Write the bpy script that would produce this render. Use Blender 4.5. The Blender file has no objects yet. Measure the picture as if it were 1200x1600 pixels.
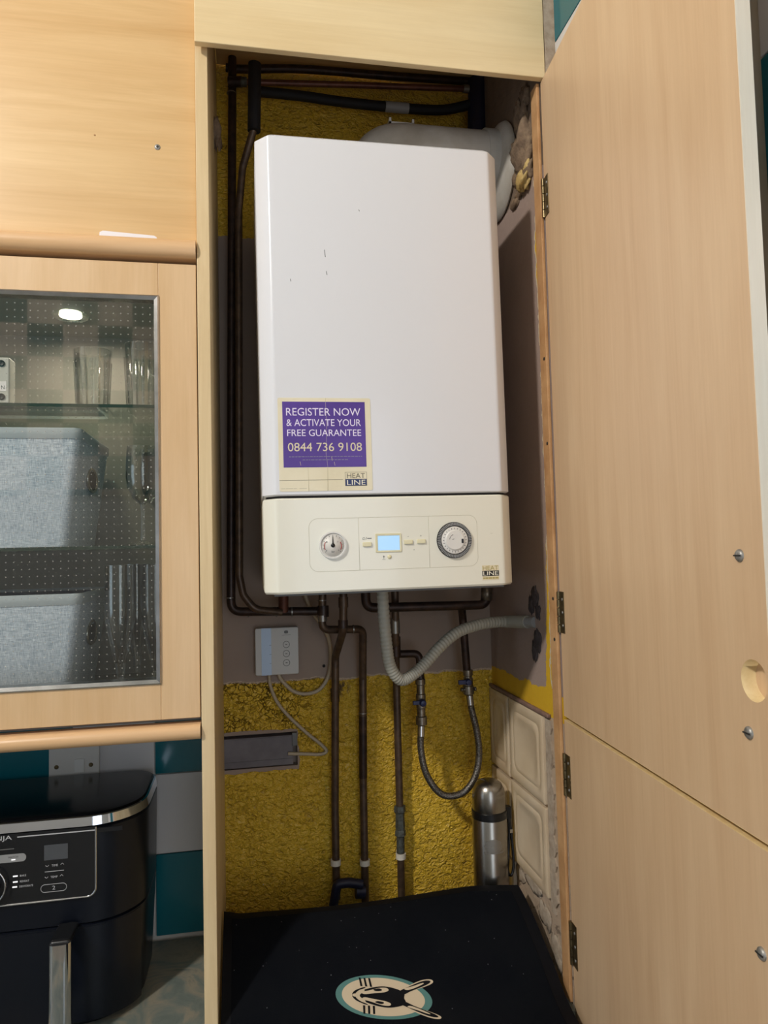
import bpy, bmesh, math, random
from mathutils import Vector, Matrix
S = bpy.context.scene
C = S.collection
PI = math.pi
random.seed(7)

# ------------------------------------------------------------------ camera, light, exposure
cam = bpy.data.cameras.new('camera')
co = bpy.data.objects.new('camera', cam); C.objects.link(co)
yaw, pit, rol = .1858, .0542, -.0243
Fv = Vector((math.sin(yaw)*math.cos(pit), math.cos(yaw)*math.cos(pit), math.sin(pit)))
Rv = Vector((math.cos(yaw), -math.sin(yaw), 0)); Uv = Rv.cross(Fv)
R2 = math.cos(rol)*Rv + math.sin(rol)*Uv
U2 = -math.sin(rol)*Rv + math.cos(rol)*Uv
co.matrix_world = Matrix(((R2.x, U2.x, -Fv.x, .0595), (R2.y, U2.y, -Fv.y, -1.1569), (R2.z, U2.z, -Fv.z, 1.69), (0, 0, 0, 1)))
cam.sensor_fit = 'VERTICAL'; cam.sensor_height = 36; cam.lens = 36*1109/1600
cam.clip_start = .02
S.camera = co

vs = S.view_settings
vs.view_transform = 'Standard'; vs.look = 'None'; vs.gamma = 1; vs.use_curve_mapping = False
vs.exposure = 0.0

W = bpy.data.worlds.new('sky'); S.world = W; W.use_nodes = True
bg = W.node_tree.nodes['Background']
bg.inputs[0].default_value = (.62, .78, 1, 1); bg.inputs[1].default_value = .9

def lamp(name, kind, loc, target, energy, color, size=.1, size_y=None):
    l = bpy.data.lights.new(name, kind); l.energy = energy; l.color = color
    if kind == 'AREA':
        l.size = size
        if size_y: l.shape = 'RECTANGLE'; l.size_y = size_y
        else: l.shape = 'DISK'
    else: l.shadow_soft_size = size
    o = bpy.data.objects.new(name, l); C.objects.link(o)
    o.location = loc
    o.rotation_euler = (Vector(target)-Vector(loc)).to_track_quat('-Z', 'Y').to_euler()
    return o
lamp('ceiling_light', 'AREA', (-1.55, -1.66, 3.38), (.2, .2, 1.6), 55, (1, .955, .905), .2)
lamp('window_daylight', 'AREA', (.38, -2.27, 1.5), (.38, 0, 1.5), 7.5, (.85, .91, 1), .76, 1.7)
lamp('window_daylight', 'AREA', (-2.17, -.95, 1.65), (0, -.5, 1.6), 2, (.72, .84, 1), 1.0, 1.1)

# ------------------------------------------------------------------ materials
def rgb(h, a=1):
    v = [int(h[i:i+2], 16)/255 for i in (0, 2, 4)]
    return tuple((c/12.92 if c <= .04045 else ((c+.055)/1.055)**2.4) for c in v)+(a,)

class N:
    """small node-tree helper"""
    def __init__(s, name):
        s.m = bpy.data.materials.new(name); s.m.use_nodes = True
        s.t = s.m.node_tree; s.b = s.t.nodes['Principled BSDF']
    def n(s, kind, ins=None, **at):
        x = s.t.nodes.new('ShaderNode'+kind)
        for k, v in at.items(): setattr(x, k, v)
        for k, v in (ins or {}).items():
            if isinstance(v, bpy.types.NodeSocket): s.t.links.new(v, x.inputs[k])
            else: x.inputs[k].default_value = v
        return x
    def set(s, **kw):
        for k, v in kw.items():
            k = {'color': 'Base Color', 'rough': 'Roughness', 'metal': 'Metallic', 'ior': 'IOR', 'normal': 'Normal', 'coat': 'Coat Weight',
                 'emit': 'Emission Color', 'emits': 'Emission Strength', 'trans': 'Transmission Weight', 'spec': 'Specular IOR Level', 'sheen': 'Sheen Weight', 'alpha': 'Alpha', 'coat_rough': 'Coat Roughness'}[k]
            if isinstance(v, bpy.types.NodeSocket): s.t.links.new(v, s.b.inputs[k])
            else: s.b.inputs[k].default_value = v
        return s
    def coord(s, scale=(1, 1, 1), loc=(0, 0, 0)):
        c = s.n('TexCoord')
        return s.n('Mapping', {'Vector': c.outputs['Object'], 'Scale': scale, 'Location': loc}).outputs[0]
    def noise(s, vec, scale, detail=3, rough=.5, dist=0):
        return s.n('TexNoise', {'Vector': vec, 'Scale': scale, 'Detail': detail, 'Roughness': rough, 'Distortion': dist}).outputs['Fac']
    def ramp(s, fac, stops):
        x = s.n('ValToRGB', {'Fac': fac}); e = x.color_ramp.elements
        while len(e) < len(stops): e.new(.5)
        for el, (p, c) in zip(e, stops): el.position = p; el.color = c
        return x.outputs[0]
    def mix(s, fac, a, b, mode='MIX'):
        x = s.n('Mix', data_type='RGBA', blend_type=mode)
        for i, v in ((0, fac), (6, a), (7, b)):
            if isinstance(v, bpy.types.NodeSocket): s.t.links.new(v, x.inputs[i])
            else: x.inputs[i].default_value = v
        return x.outputs[2]
    def math(s, op, a, b=0., c=None, clamp=False):
        x = s.n('Math', operation=op, use_clamp=clamp)
        for i, v in ((0, a), (1, b), (2, c)):
            if v is None: continue
            if isinstance(v, bpy.types.NodeSocket): s.t.links.new(v, x.inputs[i])
            else: x.inputs[i].default_value = v
        return x.outputs[0]
    def bump(s, h, strength=.4, dist=.002, normal=None):
        i = {'Height': h, 'Strength': strength, 'Distance': dist}
        if normal: i['Normal'] = normal
        return s.n('Bump', i).outputs[0]
    def xyz(s):
        c = s.n('TexCoord')
        return s.n('SeparateXYZ', {0: c.outputs['Object']}).outputs

def plain(name, hexc, rough=.5, metal=0., **kw):
    return N(name).set(color=rgb(hexc), rough=rough, metal=metal, **kw).m

def worn(name, hexc, hex2, rough=.5, metal=0., scale=40, bump=.15, dist=.001, **kw):
    k = N(name); v = k.coord(); f = k.noise(v, scale, 5, .6)
    k.set(color=k.ramp(f, [(.35, rgb(hexc)), (.68, rgb(hex2))]), rough=rough, metal=metal, normal=k.bump(f, bump, dist), **kw)
    return k.m

def wood(name, light, dark, axis, rough=.38, fine=1.0, contrast=(.30, .75)):
    k = N(name)
    sc = [9, 9, 9]; sc['xyz'.index(axis)] = .8
    v = k.coord(tuple(sc))
    f1 = k.noise(v, 2.2*fine, 6, .62, .5)
    sc2 = [160, 160, 160]; sc2['xyz'.index(axis)] = 4
    f2 = k.noise(k.coord(tuple(sc2)), 1.6*fine, 3, .6)
    f3 = k.noise(k.coord((2.4, 2.4, 1.6)), 1.0, 2)
    base = k.ramp(f1, [(contrast[0], rgb(light)), (contrast[1], rgb(dark))])
    base = k.mix(.10, base, k.ramp(f2, [(.35, (1, 1, 1, 1)), (.72, (.55, .45, .36, 1))]), 'MULTIPLY')
    base = k.mix(.22, base, k.ramp(f3, [(.35, (1, 1, 1, 1)), (.65, (.86, .80, .72, 1))]), 'MULTIPLY')
    k.set(color=base, rough=rough, normal=k.bump(f2, .06, .0006))
    return k.m

M = {}
M['maple_v'] = wood('maple_vertical', 'E0C096', 'CFAA7A', 'z')
M['maple_h'] = wood('maple_horizontal', 'E0BE8A', 'CBA36C', 'x')
M['maple_pale'] = wood('maple_pale_front', 'EBD6AA', 'DCC292', 'x')
M['maple_edge'] = wood('maple_edge_band', 'E4CDA2', 'CFB486', 'z', .45, 1.6)
M['maple_door'] = wood('maple_open_door', 'DDBF9A', 'CCA983', 'z', .42)
M['rail'] = wood('maple_moulding', 'E2BC90', 'D2A878', 'x', .32)
M['pine'] = worn('raw_pine_batten', 'CA9E6E', 'AE8052', .65, scale=18)
M['door_edge'] = wood('white_door_edge', 'EFE6D6', 'E2D6C0', 'z', .4)
M['raw_edge'] = worn('cream_board_edge', 'E6CC98', 'D8B880', .6, scale=60)
M['white_enamel'] = N('white_enamel').set(color=rgb('DBDBDD'), rough=.25, spec=.4, coat=.1, coat_rough=.05).m
M['cream_plastic'] = N('cream_plastic').set(color=rgb('E4E1D1'), rough=.22, spec=.45, coat=.2, coat_rough=.04).m
M['cream_dull'] = plain('cream_button_plastic', 'DDD5B0', .4)
M['groove'] = plain('panel_groove', 'BDB8A2', .6)
M['dark_gap'] = plain('dark_gap', '23211F', .8)
M['black'] = plain('black_plastic', '0B0B0D', .35)
M['black_matte'] = plain('black_matte', '0C0C10', .7)
M['grey_plastic'] = plain('grey_plastic', '8F8F8D', .45)
M['midgrey'] = plain('mid_grey', '5C5C5A', .5)
M['white_plastic'] = plain('white_plastic', 'DAD8D2', .35)
M['dial_face'] = plain('dial_face', 'D8D4CC', .4)
M['red'] = plain('red_print', 'A8322C', .5)
M['crease'] = plain('sticker_crease', 'C9BE9E', .6)
M['sticker'] = worn('aged_sticker_paper', 'E5DCC0', 'DDD2B2', .45, scale=14, bump=.05)
M['purple'] = worn('purple_print', '4A2A84', '553692', .38, scale=9, bump=.05)
M['lavender'] = plain('lettering_lavender', 'E6DDF0', .5)
M['beige_ink'] = plain('lettering_beige', 'DCCFAE', .5)
M['brown_ink'] = plain('lettering_brown', '6E6552', .5)
M['navy_ink'] = plain('navy_print', '2C3A66', .5)
M['cream_ink'] = plain('cream_print', 'EDE6D0', .5)
M['gold_ink'] = plain('gold_print', 'A99A5A', .4)
M['copper'] = worn('tarnished_copper', '46382F', '62503F', .42, .5, 55, .12, .0006)
M['copper_dark'] = worn('blackened_copper', '2A211E', '44332B', .42, .5, 55, .12, .0006)
M['copper_red'] = worn('red_copper', '503228', '6C463A', .42, .5, 45, .1, .0006)
M['brass'] = worn('dull_plated_brass', '8C8578', '6A5F50', .36, .85, 90, .1, .0005)
M['verdigris'] = worn('corroded_fitting', '5C625C', '3E3A34', .6, .5, 120, .5, .001)
M['solder'] = plain('solder_ring', '8A867E', .35, .8)
M['steel'] = None
M['chrome'] = plain('chrome', 'D8D8DA', .07, 1.)
M['nickel'] = worn('nickel_trim', 'A8A6A2', 'C0BEBA', .22, 1., 30, .03, .0003)
M['hinge'] = worn('old_brass_hinge', '8A7A58', '5C503C', .38, .9, 70, .2, .0005)
M['screw'] = worn('zinc_screw', 'A6A49E', '82807A', .45, .6, 200, .2, .0004)
M['hose_grey'] = plain('condensate_hose_grey', '9C9A8E', .5)
M['cable'] = plain('beige_cable', 'AA9B82', .5)
M['trunk'] = worn('grey_trunking', '6A6466', '5A5456', .55, scale=30)
M['clip'] = plain('white_pipe_clip', 'D2CCBE', .5)
M['flue'] = worn('grubby_flue_white', 'BEBAB2', 'A39C90', .45, scale=12)
M['navy_rubber'] = plain('dark_blue_plastic', '10142E', .5)
M['blue_lever'] = plain('dark_blue_lever', '1A2450', .4)
M['rubble'] = worn('broken_masonry', '8A745C', '5E4C3C', .9, scale=50, bump=.8, dist=.006)
M['ledge'] = worn('brown_ledge', '8E7264', '745A50', .7, scale=40)
M['old_mortar'] = worn('old_mortar', 'B8A894', '9A8874', .85, scale=60, bump=.6, dist=.003)
M['foam'] = worn('expanding_foam', 'C8AE72', 'A88A4E', .8, scale=40, bump=.5, dist=.004)
M['teal'] = N('teal_tile').set(color=rgb('12646F'), rough=.14).m
M['grey_tile'] = N('pale_grey_tile').set(color=rgb('CDCAC8'), rough=.16).m
M['grout'] = plain('grout', 'CFCBC2', .8)
M['paint_white'] = plain('white_paint', 'E2DDD2', .6)
M['paint_wall'] = plain('beige_wall_paint', 'BEC2C4', .7)
M['floor'] = worn('grey_floor', '9A948A', '8A847A', .5, scale=4)
M['paper'] = plain('white_paper', 'E6E2E4', .6)
M['fryer_body'] = N('fryer_dark_body').set(color=rgb('0B0F18'), rough=.3, spec=.35).m
M['fryer_gloss'] = N('fryer_gloss_top').set(color=rgb('06070A'), rough=.2, spec=.2).m
M['fryer_panel'] = N('fryer_panel_black').set(color=rgb('17181A'), rough=.25).m
M['fryer_ink'] = plain('fryer_print', 'B8B8B8', .5)
M['fryer_screen'] = plain('fryer_dead_screen', '4A4C4F', .35)
M['led_white'] = N('white_indicator').set(color=rgb('E8E8E8'), rough=.4, emit=(1, 1, 1, 1), emits=.6).m
M['lcd'] = N('backlit_lcd').set(color=rgb('9CC4E8'), rough=.3, emit=rgb('A4CDF5'), emits=.45).m
M['lcd_strip'] = plain('pale_blue_strip', '9FB4CC', .3)
M['puck_lens'] = N('lit_lamp_lens').set(color=(1, 1, 1, 1), emit=(1, .95, .80, 1), emits=7.).m
M['dirty_white'] = plain('grey_white_cover', 'B9B8B2', .45)
M['mat_cream'] = plain('emblem_cream', 'C9B79A', .85)
M['mat_teal'] = plain('emblem_teal', '4F7A74', .85)
M['mat_rim'] = worn('mat_rubber_border', '05070C', '080A11', .5, spec=.2, scale=60)
M['sock_white'] = plain('switch_plate_white', 'D0CCC4', .35)

def mk_steel():
    k = N('brushed_steel'); k.set(color=rgb('9A958C'), metal=1., rough=.27); return k.m
M['steel'] = mk_steel()

def mk_braid():
    k = N('braided_steel'); x = k.xyz()
    v = k.coord((1, 1, 1)); w = k.n('TexVoronoi', {'Vector': v, 'Scale': 420.}).outputs[0]
    k.set(color=k.ramp(w, [(.1, rgb('8E8880')), (.8, rgb('4A4640'))]), metal=.85, rough=.38, normal=k.bump(w, .6, .0008)); return k.m
M['braid'] = mk_braid()

def mk_marble():
    k = N('grey_laminate_worktop'); v = k.coord((1, 1, 1))
    f = k.noise(v, 9, 8, .65, 1.4)
    c = k.ramp(f, [(.32, rgb('4E5652')), (.5, rgb('6C746E')), (.6, rgb('8B8474')), (.72, rgb('5C6460'))])
    k.set(color=c, rough=.28); return k.m
M['worktop'] = mk_marble()

def mk_mat():
    k = N('dark_mat_pile'); v = k.coord(); f = k.noise(v, 900, 2, .6); g = k.noise(v, 7, 3)
    sp = k.n('TexVoronoi', {'Vector': v, 'Scale': 55.}).outputs[0]
    c = k.mix(k.ramp(g, [(.4, (0, 0, 0, 1)), (.7, (1, 1, 1, 1))]), rgb('06090F'), rgb('0E1014'))
    c = k.mix(k.ramp(sp, [(.045, (1, 1, 1, 1)), (.06, (0, 0, 0, 1))]), c, rgb('55565A'))
    k.set(color=c, rough=.9, spec=.12, normal=k.bump(f, .5, .0012)); return k.m
M['mat'] = mk_mat()

def mk_linen():
    k = N('grey_woven_fabric')
    a = k.noise(k.coord((1200, 1200, 90)), 1, 2, .6); b = k.noise(k.coord((90, 90, 1200)), 1, 2, .6)
    f = k.math('ADD', k.math('MULTIPLY', a, .5), k.math('MULTIPLY', b, .5))
    k.set(color=k.ramp(f, [(.38, rgb('8C9AAE')), (.62, rgb('DEE6F2'))]), rough=.9, normal=k.bump(f, .12, .0006)); return k.m
M['linen'] = mk_linen()
M['linen_plain'] = plain('grey_bin_trim', 'A8B0B8', .8)
M['bin_inside'] = plain('navy_bin_lining', '27324A', .9)

def mk_wallback():
    """old wall: rough yellow paint below and at the very top, bare mauve-grey plaster between"""
    k = N('old_yellow_wall'); x, y, z = k.xyz(); v = k.coord()
    n1 = k.noise(v, 14, 4, .6); n2 = k.noise(v, 60, 3, .6)
    jag = k.math('ADD', k.math('MULTIPLY', k.math('SUBTRACT', n1, .5), .022), k.math('MULTIPLY', k.math('SUBTRACT', n2, .5), .008))
    zz = k.math('ADD', z, jag)
    low = k.math('LESS_THAN', zz, 1.4235); high = k.math('GREATER_THAN', zz, 2.365)
    yel = k.math('MAXIMUM', low, high)
    # bare patch round the chase
    jx = k.math('ADD', x, k.math('MULTIPLY', jag, 1.4)); jz = k.math('ADD', z, k.math('MULTIPLY', jag, .9))
    patch = k.math('MULTIPLY', k.math('LESS_THAN', jx, .152), k.math('MULTIPLY', k.math('GREATER_THAN', jz, 1.241), k.math('LESS_THAN', jz, 1.326)))
    yel = k.math('MULTIPLY', yel, k.math('SUBTRACT', 1., patch))
    # lumpy, cracked paint
    w = k.mix(.05, v, k.n('TexNoise', {'Vector': v, 'Scale': 55., 'Detail': 2}).outputs['Color'])
    lump = k.noise(k.coord((1, 1, 1.3)), 88, 2, .5, 1.0)
    ed = k.n('TexVoronoi', {'Vector': k.mix(.035, v, k.n('TexNoise', {'Vector': v, 'Scale': 60., 'Detail': 4.}).outputs['Color']), 'Scale': 84.}, feature='DISTANCE_TO_EDGE').outputs[0]
    crack = k.ramp(ed, [(.0, (1, 1, 1, 1)), (.085, (0, 0, 0, 1))])
    cmask = k.ramp(k.noise(v, 6, 2), [(.45, (0, 0, 0, 1)), (.62, (1, 1, 1, 1))])
    leftup = k.math('MULTIPLY', k.n('MapRange', {0: x, 1: .23, 2: .10, 3: .12, 4: .85}).outputs[0], k.n('MapRange', {0: z, 1: 1.24, 2: 1.33, 3: .15, 4: 1.}).outputs[0]); leftup = k.math('MULTIPLY', k.math('MULTIPLY', leftup, k.math('LESS_THAN', z, 1.6)), k.ramp(k.noise(v, 30, 3), [(.38, (.1, .1, .1, 1)), (.58, (1, 1, 1, 1))]))
    crack = k.math('MULTIPLY', crack, k.math('ADD', k.math('MULTIPLY', cmask, .15), leftup, clamp=True))
    hollow = k.ramp(lump, [(.33, (1, 1, 1, 1)), (.42, (0, 0, 0, 1))])  # mask for a darker tone in the low parts of the lumps
    yc = k.mix(k.noise(v, 5, 3), rgb('DAB434'), rgb('CCA228'))
    yc = k.mix(k.math('MULTIPLY', hollow, .38), yc, rgb('6E5216'))
    yc = k.mix(crack, yc, rgb('4A3312'))
    sd = k.math('ADD', k.math('POWER', k.math('DIVIDE', k.math('SUBTRACT', x, .243), .017), 2.), k.math('POWER', k.math('DIVIDE', k.math('SUBTRACT', z, 1.402), .016), 2.))
    smud = k.math('MULTIPLY', k.n('MapRange', {0: sd, 1: 1.6, 2: .3, 3: 0., 4: 1.}).outputs[0], k.ramp(k.noise(v, 90, 3), [(.40, (0, 0, 0, 1)), (.56, (1, 1, 1, 1))]))
    yc = k.mix(k.math('MULTIPLY', smud, .85), yc, rgb('4A3A34'))
    chip = k.ramp(k.noise(v, 42, 3, .7), [(.70, (0, 0, 0, 1)), (.735, (1, 1, 1, 1))])
    chipz = k.n('MapRange', {0: z, 1: 1.15, 2: 1.02, 3: .0, 4: 1.}).outputs[0]
    yc = k.mix(k.math('MULTIPLY', chip, chipz), yc, rgb('D8CBB0'))
    pl = k.mix(k.noise(v, 7, 4), rgb('9E8C7E'), rgb('8A786A'))
    edge = k.math('LESS_THAN', k.math('ABSOLUTE', k.math('SUBTRACT', zz, 1.4235)), .0022)
    col = k.mix(yel, pl, yc); col = k.mix(k.math('MULTIPLY', edge, .8), col, rgb('C0AA92'))
    h = k.math('MULTIPLY', yel, k.math('ADD', .25, k.math('SUBTRACT', lump, k.math('MULTIPLY', crack, .5))))
    k.set(color=col, rough=k.n('MapRange', {0: yel, 3: .8, 4: .42}).outputs[0], normal=k.bump(h, 1., .010)); return k.m
M['wall_yellow'] = mk_wallback()

def mk_wallright():
    k = N('old_plaster_return'); x, y, z = k.xyz(); v = k.coord()
    n1 = k.noise(v, 16, 4, .6); n2 = k.noise(v, 70, 3, .6)
    jag = k.math('ADD', k.math('MULTIPLY', k.math('SUBTRACT', n1, .5), .03), k.math('MULTIPLY', k.math('SUBTRACT', n2, .5), .012))
    jy = k.math('ADD', y, jag); jz = k.math('ADD', z, jag)
    # yellow paint: a strip beside the batten and a band over the tiles
    front = k.math('LESS_THAN', jy, k.n('MapRange', {0: z, 1: 1.44, 2: 1.75, 3: .058, 4: .031}).outputs[0])
    band = k.math('LESS_THAN', jz, k.n('MapRange', {0: y, 1: .06, 2: .2, 3: 1.437, 4: 1.432}).outputs[0])
    top = k.math('LESS_THAN', z, 2.36)
    front = k.math('MULTIPLY', front, k.math('GREATER_THAN', y, .004)); yel = k.math('MULTIPLY', k.math('MAXIMUM', front, band), k.math('MULTIPLY', top, k.math('GREATER_THAN', z, 1.388)))
    low = k.math('LESS_THAN', z, 1.39)
    crk = k.ramp(k.noise(v, 24, 6, .7, 1.0), [(.37, (1, 1, 1, 1)), (.42, (0, 0, 0, 1))])
    pl = k.mix(k.noise(v, 7, 4), rgb('A8948A'), rgb('948074'))
    lowc = k.mix(k.noise(v, 12, 5), rgb('C4AE96'), rgb('A48E78')); lowc = k.mix(k.math('MULTIPLY', crk, .7), lowc, rgb('5A4A3C'))
    yc = k.mix(k.noise(v, 9, 3), rgb('DDB226'), rgb('C89C1E'))
    col = k.mix(low, pl, lowc); col = k.mix(yel, col, yc)
    rub = k.math('GREATER_THAN', jz, 2.368); col = k.mix(rub, col, k.mix(k.noise(v, 30, 5), rgb('857260'), rgb('5C4C40')))
    eyes = k.math('MULTIPLY', k.math('GREATER_THAN', z, 1.44), k.math('LESS_THAN', k.math('ABSOLUTE', k.math('SUBTRACT', jy, .033)), .0024))
    col = k.mix(k.math('MULTIPLY', eyes, k.math('LESS_THAN', z, 2.36)), col, rgb('CDBFA4'))
    hh = k.math('ADD', k.math('MULTIPLY', n2, .3), k.math('ADD', k.math('MULTIPLY', yel, .25), k.math('MULTIPLY', k.math('MAXIMUM', low, rub), k.math('MULTIPLY', n1, 1.2))))
    k.set(color=col, rough=.72, normal=k.bump(hh, .6, .006)); return k.m
M['wall_return'] = mk_wallright()

def mk_oldtile():
    k = N('old_cream_tile'); v = k.coord(); f = k.noise(v, 10, 4)
    k.set(color=k.ramp(f, [(.35, rgb('D6C3A6')), (.65, rgb('C8B294'))]), rough=.3, normal=k.bump(f, .05, .001)); return k.m
M['old_tile'] = mk_oldtile()

def mk_checker():
    k = N('checked_wall_tiles'); v = k.coord((1/.155, 1/.155, 1/.155), (.1, .01, .05))
    f = k.n('TexChecker', {'Vector': v, 'Scale': 1.}).outputs['Fac']
    k.set(color=k.mix(f, rgb('12646F'), rgb('C2BFBA')), rough=.2); return k.m
M['checker'] = mk_checker()

def mk_pane():
    """bronze tinted glass printed with rows of small pale dots"""
    k = N('dotted_bronze_glass'); x, y, z = k.xyz()
    g = []
    for a in (x, z):
        fr = k.math('FRACT', k.math('DIVIDE', a, .0112)); g.append(k.math('POWER', k.math('SUBTRACT', fr, .5), 2.))
    d = k.math('MULTIPLY', k.math('LESS_THAN', k.math('SQRT', k.math('ADD', g[0], g[1])), .082), k.math('LESS_THAN', y, .0135))
    tr = k.n('BsdfTransparent', {0: (.95, .955, .93, 1)}); gl = k.n('BsdfGlossy', {0: (1, 1, 1, 1), 1: .02})
    lw = k.n('LayerWeight', {0: .5})
    fres = k.math('ADD', .045, k.math('MULTIPLY', .95, k.math('POWER', lw.outputs['Facing'], 5.)))
    m1 = k.n('MixShader', {0: fres, 1: tr.outputs[0], 2: gl.outputs[0]})
    df = k.n('BsdfDiffuse', {0: rgb('A8A69C')})
    m2 = k.n('MixShader', {0: k.math('MULTIPLY', d, .55), 1: m1.outputs[0], 2: df.outputs[0]})
    k.t.links.new(m2.outputs[0], k.t.nodes['Material Output'].inputs[0]); return k.m
M['pane'] = mk_pane()

def mk_glass(name, tint, ior=1.5, tr=True):
    k = N(name)
    t = k.n('BsdfTransparent', {0: tint}); gl = k.n('BsdfGlossy', {0: (1, 1, 1, 1), 1: .03})
    lw = k.n('LayerWeight', {0: .35})
    f = k.n('MapRange', {0: lw.outputs['Facing'], 1: .0, 2: 1., 3: .05, 4: .68}).outputs[0]
    m = k.n('MixShader', {0: f, 1: t.outputs[0], 2: gl.outputs[0]})
    k.t.links.new(m.outputs[0], k.t.nodes['Material Output'].inputs[0]); return k.m
M['glassware'] = mk_glass('clear_glassware', (.95, .96, .95, 1))
M['shelf_glass'] = mk_glass('shelf_glass', (.86, .92, .88, 1))
M['shelf_edge'] = plain('dark_green_glass_edge', '2C3A30', .2)
M['cab_inside'] = plain('cabinet_lining', '8A857C', .55)

# ------------------------------------------------------------------ mesh helpers
class B:
    def __init__(s): s.bm = bmesh.new(); s.mi = 0
    def _f(s, vs, smooth=False):
        try:
            f = s.bm.faces.new(vs); f.material_index = s.mi; f.smooth = smooth
        except ValueError: pass
    def box(s, x0, x1, y0, y1, z0, z1):
        v = [s.bm.verts.new((x, y, z)) for x in (x0, x1) for y in (y0, y1) for z in (z0, z1)]
        for q in ((0, 1, 3, 2), (4, 6, 7, 5), (0, 4, 5, 1), (2, 3, 7, 6), (0, 2, 6, 4), (1, 5, 7, 3)): s._f([v[i] for i in q])
        return s
    def loft(s, rings, cap=True, smooth=True, close=True):
        R = [[s.bm.verts.new(p) for p in r] for r in rings]
        n = len(R[0])
        for a, b in zip(R, R[1:]):
            for i in range(n if close else n-1): s._f([a[i], a[(i+1) % n], b[(i+1) % n], b[i]], smooth)
        if cap: s._f(list(reversed(R[0]))); s._f(R[-1])
        return s
    def lathe(s, prof, c=(0, 0, 0), n=32, axis='z', cap=True):
        rings = []
        for r, h in prof:
            ring = []
            for i in range(n):
                a = 2*PI*i/n; u, w = max(r, 1e-5)*math.cos(a), max(r, 1e-5)*math.sin(a)
                p = {'z': (u, w, h), 'y': (u, h, -w), 'x': (h, u, w)}[axis]
                ring.append(tuple(p[j]+c[j] for j in range(3)))
            rings.append(ring)
        return s.loft(rings, cap)
    def tube(s, pts, r, n=14, cap=True):
        """r may be a number or a list, one radius per point"""
        P = [Vector(p) for p in pts]; rings = []; up = None
        for i, p in enumerate(P):
            t = (P[min(i+1, len(P)-1)]-P[max(i-1, 0)]).normalized()
            if up is None: up = Vector((0, 0, 1)) if abs(t.z) < .9 else Vector((1, 0, 0))
            u = (up-t*up.dot(t)).normalized(); up = u; w = t.cross(u)
            rr = r[i] if isinstance(r, (list, tuple)) else r
            rings.append([tuple(p+rr*(math.cos(2*PI*k/n)*u+math.sin(2*PI*k/n)*w)) for k in range(n)])
        return s.loft(rings, cap)
    def ext(s, poly, y0, y1, smooth=False):
        """extrude an (x,z) outline from y0 (front) to y1"""
        return s.loft([[(x, y0, z) for x, z in poly], [(x, y1, z) for x, z in poly]], True, smooth)
    def exz(s, poly, z0, z1, smooth=False):
        return s.loft([[(x, y, z0) for x, y in poly], [(x, y, z1) for x, y in poly]], True, smooth)
    def exx(s, poly, x0, x1, smooth=False):
        return s.loft([[(x0, y, z) for y, z in poly], [(x1, y, z) for y, z in poly]], True, smooth)
    def make(s, name, mats, parent=None, bevel=0, seg=2, smooth=None, loc=None):
        bmesh.ops.recalc_face_normals(s.bm, faces=s.bm.faces)
        me = bpy.data.meshes.new(name); s.bm.to_mesh(me); s.bm.free()
        for m in (mats if isinstance(mats, (list, tuple)) else [mats]): me.materials.append(M[m] if isinstance(m, str) else m)
        o = bpy.data.objects.new(name, me); C.objects.link(o)
        if parent: o.parent = parent
        if loc: o.location = loc
        if bevel:
            b = o.modifiers.new('bevel', 'BEVEL'); b.width = bevel; b.segments = seg; b.limit_method = 'ANGLE'; b.angle_limit = .6
            for p in me.polygons: p.use_smooth = True
            o.modifiers.new('normals', 'WEIGHTED_NORMAL')
        elif smooth:
            for p in me.polygons: p.use_smooth = True
            me.set_sharp_from_angle(angle=smooth)
        return o

def box(name, mat, x0, x1, y0, y1, z0, z1, parent=None, bevel=0, seg=2):
    return B().box(x0, x1, y0, y1, z0, z1).make(name, mat, parent, bevel, seg)

def tag(o, label=None, cat=None, group=None, kind=None):
    if label: o['label'] = label
    if cat: o['category'] = cat
    if group: o['group'] = group
    if kind: o['kind'] = kind
    return o
def thing(name, loc, label, cat, group=None):
    o = bpy.data.objects.new(name, None); C.objects.link(o); o.location = loc; o.empty_display_size = .05
    return tag(o, label, cat, group)
def struct(o): o['kind'] = 'structure'; return o
def rebase(root):
    """parts were modelled in world coordinates: shift them under their root"""
    for c in root.children: c.location = c.location-root.location

def smooth_path(pts, sub=8):
    P = [Vector(p) for p in pts]; out = []
    for i in range(len(P)-1):
        a, b, c, d = P[max(i-1, 0)], P[i], P[i+1], P[min(i+2, len(P)-1)]
        for k in range(sub):
            t = k/sub
            out.append(.5*((2*b)+(c-a)*t+(2*a-5*b+4*c-d)*t*t+(3*b-a-3*c+d)*t**3))
    out.append(P[-1]); return out
def bend_path(pts, R, n=8):
    """straight runs joined by bends of radius R"""
    P = [Vector(p) for p in pts]; out = [P[0]]
    for a, b, c in zip(P, P[1:], P[2:]):
        u, w = (a-b).normalized(), (c-b).normalized(); ang = u.angle(w)
        d = min(R/max(math.tan(ang/2), .05), (a-b).length*.48, (c-b).length*.48)
        s, e = b+u*d, b+w*d
        for k in range(n+1):
            t = k/n; out.append((1-t)**2*s+2*t*(1-t)*b+t*t*e)
    out.append(P[-1]); return out
def rrect(x0, x1, z0, z1, r, n=6):
    p = []
    for cx, cz, a0 in ((x1-r, z1-r, 0), (x0+r, z1-r, 90), (x0+r, z0+r, 180), (x1-r, z0+r, 270)):
        for k in range(n+1):
            a = math.radians(a0+90*k/n); p.append((cx+r*math.cos(a), cz+r*math.sin(a)))
    return p
def line(b, pts, y, w=.0006):
    """thin raised line in an x-z plane facing -y"""
    b.tube([(x, y, z) for x, z in pts], w, 6); return b
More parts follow.
